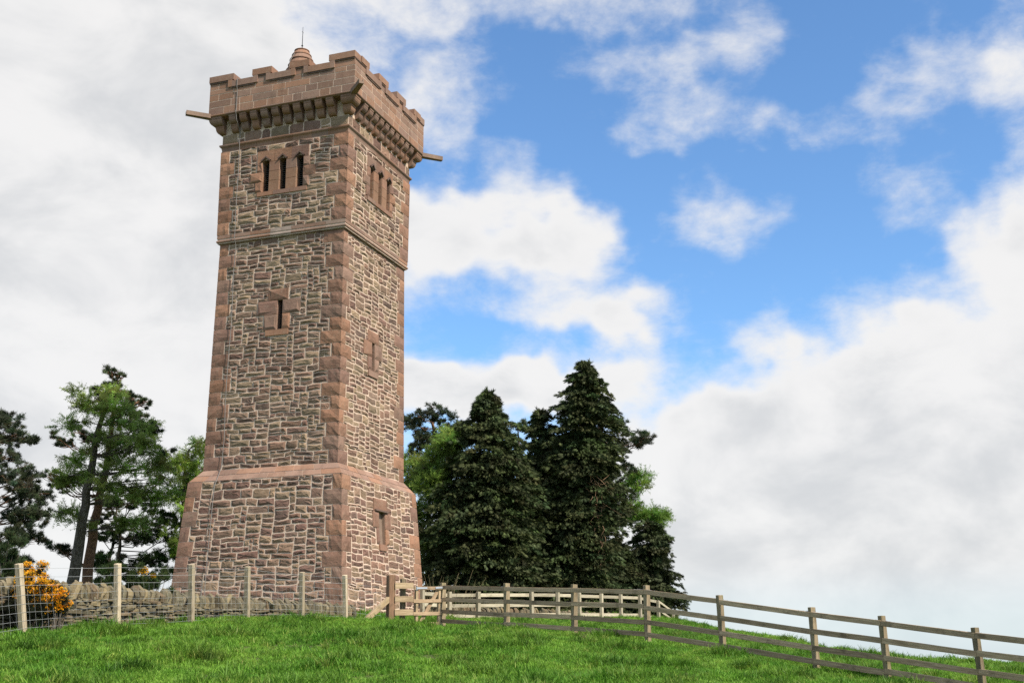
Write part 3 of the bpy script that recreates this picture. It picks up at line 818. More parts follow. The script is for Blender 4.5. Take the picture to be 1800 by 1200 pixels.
# conductor tape down the shaded face
uc = -1.75; P = [(TC[0]-.02, TC[1]+.02, zt+.02)]
P += [(TC[0]-.33, TC[1]+.10, zt-.30), (TC[0]-.52, TC[1]+.2, zt-.75), (TC[0]-.62, TC[1]+.3, 19.2), (-2.5, -uc, 18.77), (-(HP+.075), -uc, 18.76), (-(HP+.075), -uc, 18.45), (-(HP+.03), -uc, 18.3), (-(HP+.03), -uc, 17.6), (-(HP+.06), -uc, 17.47), (-(H0+.41), -uc, 17.36), (-(H0+.38), -uc, 17.2), (-(H0+.2), -uc, 17.0), (-(H0+.09), -uc, 16.8), (-(H0+.105), -uc, 16.45), (-(H0+.085), -uc, 16.2)]
for z in (15.2, 14.2, 13.05, 12.8): P.append((-(hw(z) + (.11 if z < 13.5 else .09)), -uc + random.uniform(-.02, .02), z))
for z in np.linspace(12.6, 4.75, 9): P.append((-(hw(z) + .10), -uc + random.uniform(-.025, .025), z))
P += [(-(hw(4.3)+.05), -uc, 4.28)]
for z in np.linspace(4.1, -.2, 5): P.append((-(hw(z) + .10), -uc + random.uniform(-.02, .03), z))
t = Tubes()
for a, b in zip(P, P[1:]): t.add([a, b], .0125, 5)
link('lightning_conductor', t.mesh('lightning_conductor'), tower, 'strap')

# ------------------------------------------------------------------ drystone walls
FPAL = [(a*.76, b*.73, c*.67) for a, b, c in [(.165, .138, .085), (.135, .113, .072), (.185, .155, .098), (.11, .095, .063), (.155, .115, .072), (.17, .15, .10), (.135, .122, .082), (.20, .16, .092)]]
def slab(cx, cy, cz, lx, ly, lz, rot=0., tilt=0.):
    """irregular flat stone with chipped edges"""
    V = []; n = 8
    for s_, top in ((1, -1), (1.0, .55), (.82, 1)):
        for i in range(n):
            a = (i + .5)*2*math.pi/n; x = math.copysign(abs(math.cos(a))**.45, math.cos(a))*lx/2*s_; y = math.copysign(abs(math.sin(a))**.45, math.sin(a))*ly/2*s_
            V.append([x*random.uniform(.86, 1.04), y*random.uniform(.86, 1.06), top*lz/2*random.uniform(.75, 1.1)])
    F = [tuple(range(n))[::-1], tuple(range(2*n, 3*n))]
    for j in range(2):
        for i in range(n): F.append((j*n+i, j*n+(i+1) % n, (j+1)*n+(i+1) % n, (j+1)*n+i))
    V = np.array(V); ct, st = math.cos(tilt), math.sin(tilt); x = V[:, 0]*ct - V[:, 2]*st; z = V[:, 0]*st + V[:, 2]*ct
    cr, sr = math.cos(rot), math.sin(rot)
    return np.stack([cx + x*cr - V[:, 1]*sr, cy + x*sr + V[:, 1]*cr, cz + z], -1), F
def cope_slab(cx, cy, cz, th, dep, ht, rot, lean):
    """upright cope stone: thin along the wall, deep across it, rounded shoulders"""
    out = [(-.46, -.5), (.46, -.5), (.5, -.1), (.42, .18), (.16 + random.uniform(-.2, .1), .5), (-.10, .46), (-.40, .22), (-.5, -.05)]
    out = [(a + random.uniform(-.09, .09), b + random.uniform(-.08, .10)) for a, b in out]
    V = []; n = len(out)
    for s_, sc_ in ((-.5, .9), (-.2, 1.0), (.22, 1.0), (.5, .86)):
        for (a, b) in out: V.append([s_*th*random.uniform(.8, 1.15) + lean*b*ht, a*dep*sc_, b*ht*sc_])
    F = [tuple(range(n))[::-1], tuple(range(3*n, 4*n))]
    for j in range(3):
        for i in range(n): F.append((j*n+i, j*n+(i+1) % n, (j+1)*n+(i+1) % n, (j+1)*n+i))
    V = np.array(V); cr, sr = math.cos(rot), math.sin(rot)
    return np.stack([cx + V[:, 0]*cr - V[:, 1]*sr, cy + V[:, 0]*sr + V[:, 1]*cr, cz + V[:, 2]], -1), F
def drystone(label, path, topz, thick, cope_h, row_h, max_parts):
    root = thing('drystone_wall', label, 'stone wall', (path[0][0], path[0][1], gz(*path[0])))
    inv = Matrix.Translation(-Vector(root.location))
    segs = []; core_ = Acc(); st = []
    for (x0, y0), (x1, y1) in zip(path, path[1:]):
        L = math.hypot(x1-x0, y1-y0); dx, dy = (x1-x0)/L, (y1-y0)/L; rot = math.atan2(dy, dx)
        nxn, nyn = dy, -dx                                   # outward, to the right of the run = towards the camera
        m_ = max(2, int(L/.6))
        def pt(t, off, z): return (x0 + dx*t + nxn*off, y0 + dy*t + nyn*off, z)
        for i in range(m_):
            t0, t1 = L*i/m_, L*(i+1)/m_; P = []
            for zf in (0, 1):
                for t_, off in ((t0, -.06), (t1, -.06), (t1, -thick), (t0, -thick)):
                    q = pt(t_, off, 0); g_ = gz(q[0], q[1]); P.append((q[0], q[1], g_ - .1 if zf == 0 else topz(t_/L) - cope_h - .02))
            core_.add(P, BOXF)
        g_lo = min(gz(*pt(t_, 0, 0)[:2]) for t_ in np.linspace(0, L, 9)) - .06
        z = g_lo
        top_hi = max(topz(0), topz(1), topz(.5)) - cope_h
        while z < top_hi:
            h_ = random.uniform(*row_h); t_ = random.uniform(-.2, 0)
            while t_ < L:
                l_ = random.choice((.12, .16, .2, .24, .3, .36, .44))*random.uniform(.8, 1.2)*max(.95, row_h[1]/.085)
                tc = t_ + l_/2; hh = h_*random.uniform(.65, 1.5)
                if 0 <= tc <= L:
                    q = pt(tc, random.uniform(-.15, -.07), 0); gq = gz(q[0], q[1])
                    if gq - .07 < z < topz(tc/L) - cope_h - hh*.3:
                        st.append((l_*hh, *slab(q[0], q[1], z + hh/2 + random.uniform(-.012, .012), l_*1.0, .22, hh*.84, rot + random.uniform(-.08, .08), random.gauss(0, .05))))
                t_ += l_ + random.uniform(.004, .02)
            z += h_
        t_ = 0.05; cps = []
        while t_ < L:
            th = random.uniform(.06, .15)*cope_h/.30; ht = cope_h*random.uniform(.85, 1.15)
            q = pt(t_ + th/2, -thick/2 + random.uniform(-.06, .10), 0)
            V, F = cope_slab(q[0], q[1], topz((t_+th/2)/L) - cope_h + ht*.45, th, thick*random.uniform(.45, .8), ht, rot + random.uniform(-.4, .4), random.gauss(.15, .32))
            V = V - np.array(root.location)
            solo('cope_stone', V, F, 'field', root, pick(FPAL, .2)); t_ += th*random.uniform(.9, 1.15)
    core_.V = [(a - root.location.x, b - root.location.y, c - root.location.z) for a, b, c in core_.V]
    link('wall_core', core_.mesh('wall_core'), root, 'dark_stone')
    st.sort(key=lambda s_: -s_[0]); rest_ = Acc()
    for i_, (_, V, F) in enumerate(st):
        V = V - np.array(root.location)
        if i_ < max_parts: solo('wall_stone', V, F, 'field', root, pick(FPAL, .25))
        else: rest_.add(V, F, pick(FPAL, .25))
    if rest_.V:
        o_ = link('small_wall_stones', rest_.mesh('small_wall_stones'), root, 'field'); o_['kind'] = 'stuff'
    return root
drystone('lichen-grey drystone wall running in front of the tower on the left', [(-22.5, -4.85), (-14, -4.85), (-5.6, -4.95)], lambda t_: .02 + .06*t_, .46, .30, (.035, .072), 300)
wb = [at(735, 1076, 41.6)[:2], at(860, 1078, 45.0)[:2], at(960, 1077, 46.8)[:2], at(1060, 1077, 50.6)[:2], at(1168, 1077, 56)[:2]]
drystone('lichen-grey drystone wall behind the pale fence under the dark conifers', [tuple(p) for p in wb], lambda t_: .45, .42, .30, (.07, .13), 150)

# ------------------------------------------------------------------ wire fence
WP = [at(45, 1116, 20.0), at(207, 1099, 22.6), at(337, 1092, 24.8), at(435, 1089, 26.7), at(531, 1087, 28.6), at(608, 1092, 30.2)]
WTOP = [at(33, 990, 20.0), at(207, 990, 22.6), at(337, 991, 24.8), at(435, 995, 26.7), at(531, 1005, 28.6), at(606, 1010, 30.2)]
root = thing('wire_fence', 'stock fence of pale timber stakes and wire netting in front of the drystone wall', 'fence', tuple(WP[1]))
off_l = at(-140, 1128, 18.2)
pts = [np.array([WP[0][0]-2.3, WP[0][1]-.05, gz(WP[0][0]-2.3, WP[0][1]-.05)])] + WP + [at(686, 1100, 31.2)]
tops = [np.array([0, 0, 1.28])] + [t_ - b_ for t_, b_ in zip(WTOP, WP)] + [np.array([0, 0, 1.2])]
for i_ in range(7):
    b_ = pts[i_]; t_ = tops[i_]
    beam('post', root, b_ - np.array([0, 0, .25]) - t_*.02, b_ + t_, .105, .105, 'post_wood', up=(0, 1, 0), jit=.02)
for fz in (1.17, 1.02, .87, .70, .545, .40, .26, .13, .03):
    P = []
    for i_ in range(7):
        a = pts[i_] + tops[i_]*(fz/1.25); b = pts[i_+1] + tops[i_+1]*(fz/1.25)
        a = a + np.array([0, -.056, 0]); b = b + np.array([0, -.056, 0])
        for t_ in np.linspace(0, 1, 5)[:-1]: P.append(a + (b-a)*t_ + np.array([0, 0, -.012*math.sin(math.pi*t_) + random.gauss(0, .002)]))
    t = Tubes(); t.add(np.array(P) - WP[1], .0028 if fz > .8 else .0022, 5); link('wire', t.mesh('wire'), root, 'wire')
t = Tubes()
for i_ in range(7):
    n = int(np.linalg.norm(pts[i_+1] - pts[i_])/.155)
    for j in range(n):
        q = (j+.5)/n; b_ = pts[i_] + (pts[i_+1]-pts[i_])*q; tp = tops[i_] + (tops[i_+1]-tops[i_])*q; P = []
        for fz in (.03, .13, .26, .40, .545, .70, .87): P.append(b_ + tp*(fz/1.25) + np.array([random.gauss(0, .006), -.058, 0]))
        t.add(np.array(P) - WP[1], .0016, 4)
o = link('netting_stays', t.mesh('netting_stays'), root, 'wire'); o['kind'] = 'stuff'

# ------------------------------------------------------------------ near rail fence
NF = [(778, 1099, 32), (891, 1107, 30), (1010, 1115, 28.2), (1139, 1124, 26.5), (1272, 1147, 25), (1436, 1175, 23.4), (1562, 1194, 22.2), (1730, 1220, 20.8)]
NP = [at(*c) for c in NF]; NP.append(NP[-1] + (NP[-1]-NP[-2])*1.0); NP.append(NP[-1] + (NP[-1]-NP[-3])*.5)
ht = [1.13, 1.16, 1.17, 1.19, 1.19, 1.185, 1.165, 1.14, 1.15, 1.15]
root = thing('rail_fence', 'weathered brown four-rail timber fence running down the slope on the right', 'fence', tuple(NP[0]))
fdir = np.array([-.476, -.88, 0]); fn = np.array([-.88, .476, 0])
for i_, b_ in enumerate(NP):
    ln = np.array([random.gauss(0, .012), random.gauss(0, .012), 0])
    if i_ in (5, 6, 7): ln += -fdir*.035*-1*(-1)
    d_ = NP[min(i_+1, len(NP)-1)] - NP[max(i_-1, 0)]; d_ = d_/np.linalg.norm(d_)
    beam('post', root, b_ - np.array([0, 0, .3]) - ln*.2, b_ + np.array([0, 0, ht[i_]]) + ln, .085, .15, 'old_post', up=(-fn[0], -fn[1], 0), jit=.02)
RZ = (1.03, .71, .395, .14)
for i_ in range(len(NP)-1):
    for zr in RZ:
        a = NP[i_] + np.array([0, 0, zr*ht[i_]/1.17 + random.gauss(0, .008)]) + fn*.064 - fdir*.02; b = NP[i_+1] + np.array([0, 0, zr*ht[i_+1]/1.17 + random.gauss(0, .008)]) + fn*.064 - fdir*.026
        beam('rail', root, a, b, .042, .104, 'old_wood', jit=.035)
t = Tubes()
for i_ in range(len(NP)-1):
    a = NP[i_] + np.array([0, 0, ht[i_]-.085]) + fn*.05; b = NP[i_+1] + np.array([0, 0, ht[i_+1]-.085]) + fn*.05
    n = 24; P = [a + (b-a)*q + np.array([0, 0, -.03*math.sin(math.pi*q)]) for q in np.linspace(0, 1, n)]
    t.add(np.array(P) - NP[0], .0032, 4)
    for q in P[1:-1]:
        d_ = np.array([random.uniform(-1, 1), random.uniform(-1, 1), random.uniform(-1, 1)])*.016
        t.add(np.array([q - d_, q + d_]) - NP[0], .003, 3); t.add(np.array([q + fdir*.012, q - fdir*.012]) - NP[0], .006, 4)
link('barbed_wire', t.mesh('barbed_wire'), root, 'wire')

# ------------------------------------------------------------------ gate and the hurdle beside it
S0 = at(686, 1101, 31.2); G1 = NP[0]; gd = G1 - S0; gl = np.linalg.norm(gd[:2]); gd = gd/gl; gn = np.array([-gd[1], gd[0], 0])
if gn @ (CAM - S0) < 0: gn = -gn
root = thing('fence_hurdle', 'short tan boarded hurdle on a red-brown strainer post with slanting strut', 'fence', tuple(S0))
Z = np.array([0, 0, 1.])
beam('strainer_post', root, S0 - Z*.3, S0 + Z*1.33, .19, .19, 'red_wood', up=(gn[0], gn[1], 0), jit=.04)
p2 = S0 + gd*.40 - gn*.10
beam('post', root, p2 - Z*.3, p2 + Z*1.24, .12, .12, 'old_post', up=(gn[0], gn[1], 0))
for zr in (1.05, .70, .36, .04): beam('board', root, S0 + gd*.06 + gn*.115 + Z*zr, S0 + gd*.60 + gn*.115 + Z*zr, .035, .15, 'new_wood')
e0 = at(638, 1100, 30.5); e0[2] = gz(e0[0], e0[1]) + .04
beam('strut', root, S0 - gd*.06 + Z*.72 + gn*.02, e0, .11, .13, 'new_wood')
root = thing('wooden_gate', 'small brown timber gate with diagonal brace and galvanised hinge straps', 'gate', tuple(S0 + gd*.72))
g0, g1 = S0 + gd*.74 + gn*.03, S0 + gd*1.42 + gn*.03
beam('stile', root, g0 + Z*.05, g0 + Z*1.02, .07, .10, 'new_wood', up=(gn[0], gn[1], 0)); beam('stile', root, g1 + Z*.05, g1 + Z*1.02, .07, .10, 'new_wood', up=(gn[0], gn[1], 0))
for zr in (.985, .65, .32, .05): beam('gate_rail', root, S0 + gd*(.62 if zr < .9 else .64) + gn*.09 + Z*zr, S0 + gd*1.50 + gn*.09 + Z*zr, .035, .09, 'old_wood')
beam('brace', root, g0 + gd*.10 + gn*.01 + Z*.06, g1 - gd*.03 + gn*.01 + Z*.95, .035, .10, 'old_wood', up=(gd[0], gd[1], 0))
for zr, a, b in ((.985, .70, 1.02), (.05, .70, .98)): beam('hinge_strap', root, S0 + gd*a + gn*.113 + Z*zr, S0 + gd*b + gn*.113 + Z*(zr + .005), .008, .045, 'galv')
beam('hinge_pin', root, S0 + gd*.70 + gn*.113 + Z*.93, S0 + gd*.70 + gn*.113 + Z*1.03, .03, .03, 'galv', up=(1, 0, 0))
beam('latch', root, S0 + gd*1.27 + gn*.115 + Z*.99, S0 + gd*1.48 + gn*.115 + Z*1.0, .02, .05, 'galv')

# ------------------------------------------------------------------ far pale fence
FF = [(742, 1090, 41), (790, 1092, 42.3), (841, 1091, 43), (935, 1089, 44.5), (981, 1088, 46), (1019, 1088, 47.5), (1058, 1088, 49), (1092, 1088, 50.5), (1126, 1088, 52), (1158, 1088, 53.5)]
FB = [at(*c) for c in FF]; hts = [1.08]*len(FB)
root = thing('pale_fence', 'pale new three-rail timber fence beside the far drystone wall', 'fence', tuple(FB[0]))
for i_, b_ in enumerate(FB):
    d_ = FB[min(i_+1, len(FB)-1)] - FB[max(i_-1, 0)]; d_ = d_/np.linalg.norm(d_)
    zt_ = b_[2] + 1.04 - (.22 if i_ == 9 else .0)
    beam('post', root, b_ - Z*.3, np.array([b_[0], b_[1], zt_]), .13, .13, 'pale_wood', up=(-d_[1], d_[0], 0))
for i_ in range(len(FB)-1):
    d_ = FB[i_+1]-FB[i_]; n_ = np.array([-d_[1], d_[0], 0]); n_ /= np.linalg.norm(n_)
    if n_ @ (CAM - FB[i_]) > 0: n_ = -n_
    dr = -.14 if i_ == 8 else 0
    for zr in (.92, .55, .19): beam('rail', root, FB[i_] + Z*zr + n_*.085, FB[i_+1] + Z*(zr + dr) + n_*.085, .035, .12, 'pale_wood')
e_ = at(1184, 1089, 54.5)
for zr in (.80, .42): beam('end_stay', root, FB[-1] + Z*zr, e_ + Z*(zr-.45), .06, .09, 'pale_wood')
beam('post', root, e_ - Z*.3, e_ + Z*.45, .11, .11, 'pale_wood', up=(0, 1, 0))

# ------------------------------------------------------------------ foliage
def tmpl(tris): return np.array(tris, float)
def fing(x0, y0, ang, L, w_, zd=0.):
    c, s_ = math.cos(ang), math.sin(ang)
    return [(x0 - s_*w_, y0 + c*w_, 0), (x0 + s_*w_, y0 - c*w_, 0), (x0 + c*L, y0 + s_*L, zd)]
T_CYP = tmpl([fing(0, 0, 0, 1, .10, -.10)] + [fing(.12 + .22*i, 0, s_*(.72 - .08*i), .56 - .1*i, .085, -.10 - .05*i) for i in range(3) for s_ in (1, -1)])
_r = np.random.default_rng(3)
def cone(n, lo, hi, spread, w_):
    o_ = []
    for i in range(n):
        a = 2*math.pi*i/n + _r.uniform(-.4, .4); sp = spread*_r.uniform(.4, 1.1); L = _r.uniform(lo, hi); x0 = _r.uniform(-.35, .15)
        d = np.array([math.cos(sp), math.sin(sp)*math.cos(a), math.sin(sp)*math.sin(a)]); s_ = np.cross(d, [.3, math.sin(a), -math.cos(a)]); s_ /= np.linalg.norm(s_)
        b = np.array([x0, 0, 0]); o_.append([b + s_*w_, b - s_*w_, b + d*L])
    return np.array(o_)
T_PINE = cone(11, .75, 1.05, .95, .055)
T_LAR = np.concatenate([tmpl([fing(0, 0, 0, 1, .022, -.05)])] + [tmpl([fing(.08 + .13*i, 0, s_*_r.uniform(.7, 1.3), .22*_r.uniform(.7, 1.2), .035, _r.uniform(-.1, .12))]) for i in range(7) for s_ in (1, -1)])
T_GOR = cone(9, .6, 1.0, 1.1, .05)
T_FLO = cone(5, .7, 1.0, 1.25, .32)
class Leaves:
    def __init__(s): s.V = []; s.C = []
    def add(s, T, P, D, size, col):
        n = len(P)
        if n == 0: return
        D = D/(np.linalg.norm(D, axis=1, keepdims=True) + 1e-9)
        S = np.cross(D, rng.normal(size=(n, 3))); S /= np.linalg.norm(S, axis=1, keepdims=True) + 1e-9
        N = np.cross(S, D)
        t_ = T.reshape(-1, 3)
        V = P[:, None] + size[:, None, None]*(t_[None, :, 0:1]*D[:, None] + t_[None, :, 1:2]*S[:, None] + t_[None, :, 2:3]*N[:, None])
        s.V.append(V.reshape(-1, 3)); s.C.append(np.repeat(col, len(t_), 0))
    def mesh(s, name):
        V = np.concatenate(s.V); return mesh_np(name, V, np.arange(len(V)).reshape(-1, 3), np.concatenate(s.C))
def cols(n, base, sd=.18, hue=.08):
    b = np.array(base)[None]*np.exp(rng.normal(0, sd, (n, 1)))*np.exp(rng.normal(0, hue, (n, 3))); return b
def sph(n):
    v = rng.normal(size=(n, 3)); return v/np.linalg.norm(v, axis=1, keepdims=True)
TRI = {'n': 0}
def cypress(name, label, d, prof, base_col, group, per=52, dens=1.0, trunk='bark_grey'):
    """prof: [(y, xl, xr)] of the photograph's outline, top to bottom"""
    bx0 = (prof[-1][1]+prof[-1][2])/2
    foot = at(bx0, prof[-1][0], d); foot[2] = gz(foot[0], foot[1])
    root = thing(name, label, 'tree', tuple(foot), group)
    lv = []
    for (y, xl, xr) in prof:
        c = at((xl+xr)/2, y, d); lv.append((c[2], c[0], c[1], ((xr-xl)/2*1.06 + 2)*d/FPX))
    lv = lv[::-1]; zz = np.array([l[0] for l in lv]); zz[0] = foot[2] - .1
    cxs, cys, rs = [np.array([l[i] for l in lv]) for i in (1, 2, 3)]
    H = zz[-1]-zz[0]
    t = Tubes(); zs = np.linspace(0, .97, 9)*H + foot[2] - .1
    tp = np.stack([np.interp(zs, zz, cxs), np.interp(zs, zz, cys), zs], -1); t.add(tp - foot, np.linspace(.26, .03, 9), 8)
    Lf = Leaves()
    area = np.trapezoid(2*math.pi*rs, zz) if hasattr(np, 'trapezoid') else np.trapz(2*math.pi*rs, zz)
    n = max(170, int(area*9.5*dens))
    # sample height by circumference
    cdf = np.cumsum(np.interp(np.linspace(zz[0], zz[-1], 400), zz, rs) + .12); cdf /= cdf[-1]
    hz_ = np.interp(rng.uniform(size=n), cdf, np.linspace(zz[0], zz[-1], 400)); th = rng.uniform(0, 2*math.pi, n)
    lobes = sum(np.sin(hz_*f_ + th*m_ + p_)*a_ for f_, m_, p_, a_ in ((1.7, 2, 1., .10), (3.1, -3, 2., .09), (5.3, 5, .4, .07), (8., 4, 3., .06)))
    inn = rng.uniform(size=n) > .60; rr = np.interp(hz_, zz, rs)*np.where(~inn, rng.uniform(.66, 1.03, n)**.9 + lobes*.85 + (rng.uniform(size=n) < .05)*rng.uniform(.05, .22, n), rng.uniform(.05, .7, n))
    C = np.stack([np.interp(hz_, zz, cxs) + rr*np.cos(th), np.interp(hz_, zz, cys) + rr*np.sin(th), hz_], -1)
    out = np.stack([np.cos(th), np.sin(th), np.zeros(n)], -1)
    cc = cols(n, np.array(base_col)*np.array([.80, .88, .88]), .20, .07)
    size_c = rng.uniform(.26, .55, n)*np.clip(.18 + np.interp(hz_, zz, rs)*.62, .2, 1.15)
    keep = (out[:, 0]*(CAM[0]-foot[0]) + out[:, 1]*(CAM[1]-foot[1]))/45 > rng.uniform(-.9, -.05, n)
    keep |= inn; C, out, cc, size_c, inn = C[keep], out[keep], cc[keep], size_c[keep], inn[keep]
    n = len(C); m_ = per
    sd_ = np.stack([-out[:, 1], out[:, 0], np.zeros(n)], -1)
    tt = rng.uniform(-1., 1., (n, m_, 1)); lat = rng.normal(0, .42, (n, m_, 1))*(1.15 - .55*np.clip(tt, 0, 1)); S = size_c[:, None, None]
    P = C[:, None] + S*(out[:, None]*tt*1.25 + sd_[:, None]*lat + np.array([0, 0, 1.])*(-.38*tt*np.abs(tt) - .25*lat**2 + rng.normal(0, .13, (n, m_, 1))))
    D = out[:, None]*1.0 + sd_[:, None]*lat*1.3 + np.array([0, 0, 1.])*(-.30 - .35*tt) + rng.normal(0, .28, (n, m_, 3))
    Lf.add(T_CYP, P.reshape(-1, 3) - foot, D.reshape(-1, 3), rng.uniform(.13, .29, n*m_)*np.repeat(np.where(inn, 1.75, 1.), m_), np.repeat(cc, m_, 0)*np.exp(rng.normal(0, .16, (n*m_, 1))))
    # leader tufts
    for i in range(70):
        z = zz[-1] - abs(rng.normal(0, .35)); a = rng.uniform(0, 6.28)
        Lf.add(T_CYP, np.array([[np.interp(z, zz, cxs), np.interp(z, zz, cys), z]]) - foot, np.array([[math.cos(a), math.sin(a), rng.uniform(-.5, .9)]]), np.array([rng.uniform(.2, .38)]), cols(1, base_col, .2))
    me = Lf.mesh('crown'); TRI['n'] += len(me.polygons)
    link('trunk', t.mesh('trunk'), root, trunk); link('crown', me, root, 'needles')
    return root
def puffs(name, label, d, trunk_px, trunk_r, pf, kind, base_col, bark, group=None, per=70, flat=.6, limb_r=.028, size=(.11, .19), extra=None):
    """tree with a drawn trunk and foliage masses; pf: [(x, y, radius px, depth offset)]"""
    tp = np.array([at(x, y, d) for x, y in trunk_px]); tp[0, 2] = min(tp[0, 2], gz(tp[0, 0], tp[0, 1])) - .1
    foot = tp[0].copy(); foot[2] += .1
    root = thing(name, label, 'tree', tuple(foot), group)
    # smooth trunk
    s_ = np.linspace(0, len(tp)-1, 14); tq = np.stack([np.interp(s_, np.arange(len(tp)), tp[:, i]) for i in range(3)], -1) + rng.normal(0, .03, (14, 3))
    rad_ = np.linspace(trunk_r, trunk_r*.28, 14)
    t = Tubes(); t.add(tq - foot, rad_, 10); link('trunk', t.mesh('trunk'), root, bark)
    lm = Tubes(); Lf = Leaves(); T = {'pine': T_PINE, 'larch': T_LAR, 'cyp': T_CYP}[kind]
    for (x, y, rp, dd) in pf:
        c = at(x, y, d) + ray(900, 1156)*dd*1.0; r_ = rp*d/FPX*1.25
        # limb from the trunk
        want = c[2] - r_*.3 - np.linalg.norm(c[:2] - tq[-1, :2])*(.04 if kind == 'larch' else .16)
        i_ = int(np.argmin(abs(tq[:, 2] - want))); a = tq[i_]
        mid = a*.5 + c*.5 + np.array([0, 0, -.12*np.linalg.norm(c-a) if kind != 'larch' else .05]) + rng.normal(0, .08, 3)
        lr = min(limb_r*(.5 + np.linalg.norm(c-a)*.28), rad_[i_]*.8)
        pts_ = np.array([a, a*.7 + mid*.3, mid, mid*.45 + c*.55, c]); lm.add(pts_ - foot, np.linspace(lr, .014, 5), 6)
        for _ in range(5):
            e = c + sph(1)[0]*np.array([1, 1, flat])*r_*.85; s0 = mid*.35 + c*.65
            lm.add(np.array([s0, (s0+e)/2 + rng.normal(0, .05, 3), e]) - foot, [.016, .011, .006], 4)
        n = int(per*(1.2 if kind == 'larch' else 1.9)*max(.25, (r_/.55)**2))
        q = sph(n)*rng.uniform(.25, 1., (n, 1))**.5; q[:, 2] *= flat
        # keep clumped: sub-clusters
        sub = sph(max(3, n//14))*rng.uniform(.45, .95, (max(3, n//14), 1)); sub[:, 2] *= flat
        idx = rng.integers(0, len(sub), n); q = sub[idx] + sph(n)*rng.uniform(.05, .30, (n, 1))*np.array([1, 1, .7])
        P = c + q*r_
        cc = cols(len(sub), base_col, .28, .08)[idx]*np.exp(rng.normal(0, .18, (n, 1)))
        if kind == 'larch': D = q*np.array([1, 1, .3]) + rng.normal(0, .5, (n, 3)) + np.array([0, 0, .05]); sz = rng.uniform(.26, .60, n)
        elif kind == 'pine': D = q*.8 + rng.normal(0, .5, (n, 3)) + np.array([0, 0, .7]); sz = rng.uniform(size[0], size[1], n)
        else: D = q + rng.normal(0, .3, (n, 3)) + np.array([0, 0, -.3]); sz = rng.uniform(.16, .32, n)
        Lf.add(T, P - foot, D, sz, cc)
    me = Lf.mesh('crown'); TRI['n'] += len(me.polygons)
    link('limbs', lm.mesh('limbs'), root, bark); link('crown', me, root, 'larch' if kind == 'larch' else 'needles')
    return root
def fill(lst, n, jx, rr, dz=1.2):
    """scatter foliage masses round drawn centres"""
    o_ = []
    for (x, y, w_, h_) in lst:
        for _ in range(n):
            o_.append((x + random.uniform(-w_, w_), y + random.uniform(-h_, h_), random.uniform(*rr), random.uniform(-dz, dz)))
    return o_
DK = (.078, .086, .036); PINE = (.055, .068, .038); LAR = (.24, .31, .075); LAR2 = (.20, .27, .06); MIDG = (.045, .075, .018)
random.seed(21)
# --- right-hand group
puffs('scots_pine', 'dark open-crowned Scots pine seen just right of the tower behind the others', 60, [(770, 1030), (775, 900), (768, 800), (760, 740)], .24,
      fill([(735, 735, 20, 8), (760, 740, 22, 14), (785, 750, 18, 18), (730, 765, 16, 14), (770, 775, 30, 14), (812, 748, 10, 10), (800, 770, 16, 12), (722, 790, 14, 14), (750, 800, 30, 14)], 3, 0, (11, 19), 1.5), 'pine', PINE, 'bark_red', per=95)
puffs('larch_tree', 'bright green young larch between the tower and the dark conifers', 56, [(752, 1032), (754, 900), (756, 820)], .16,
      fill([(745, 815, 28, 22), (785, 800, 16, 22), (797, 778, 5, 8), (725, 850, 16, 24), (765, 850, 28, 24), (735, 890, 26, 20), (770, 890, 26, 20), (740, 930, 26, 20), (745, 970, 30, 20)], 4, 0, (14, 26), 1.2), 'larch', LAR2, 'bark_grey', per=95, flat=.75)
cypress('cypress_tree', 'dark broad cypress with a blunt top, nearest to the tower', 55, [(692, 852, 860), (712, 838, 874), (745, 822, 892), (790, 806, 912), (840, 796, 925), (900, 770, 940), (960, 752, 950), (1000, 748, 952), (1050, 742, 955)], DK, 'dark cypresses behind the far wall')
cypress('cypress_tree', 'dark slender cypress top squeezed between the blunt and the tallest cypress', 57, [(722, 948, 955), (745, 935, 968), (780, 925, 982), (840, 915, 992), (920, 905, 1000), (1050, 890, 1010)], (.082, .092, .038), 'dark cypresses behind the far wall', per=46)
cypress('cypress_tree', 'tallest dark cypress with pointed top in the right-hand group', 56, [(636, 1025, 1034), (660, 1010, 1046), (700, 998, 1060), (722, 992, 1072), (770, 985, 1082), (840, 970, 1085), (900, 955, 1080), (960, 945, 1078), (1050, 935, 1082)], (.078, .086, .036), 'dark cypresses behind the far wall')
puffs('scots_pine', 'spiky little pine top poking up between two dark cypresses', 60, [(915, 1030), (913, 850), (911, 760)], .14, fill([(912, 752, 7, 8), (908, 775, 12, 10), (915, 800, 16, 12)], 3, 0, (9, 15), .8), 'pine', (.08, .095, .045), 'bark_grey', per=80)
puffs('scots_pine', 'dark Scots pine with orange trunk reaching right of the tallest cypress', 59, [(1050, 1035), (1052, 930), (1050, 850), (1055, 760), (1062, 710)], .30,
      fill([(1072, 718, 14, 8), (1085, 745, 14, 14), (1110, 778, 14, 7), (1085, 790, 16, 12), (1095, 820, 14, 14), (1080, 850, 18, 16), (1070, 890, 16, 16), (1126, 772, 3, 5), (1000, 712, 10, 14)], 3, 0, (10, 18), 1.0), 'pine', PINE, 'bark_red', per=95)
puffs('larch_tree', 'green larch stretching level branches into the sky at the right', 61, [(1082, 1035), (1083, 930), (1085, 860)], .15,
      fill([(1112, 860, 14, 10), (1124, 840, 6, 8), (1105, 885, 16, 12), (1110, 905, 20, 7), (1140, 908, 14, 5), (1158, 912, 5, 6), (1088, 910, 14, 14)], 4, 0, (9, 16), .8), 'larch', (.16, .25, .05), 'bark_grey', per=90, flat=.5)
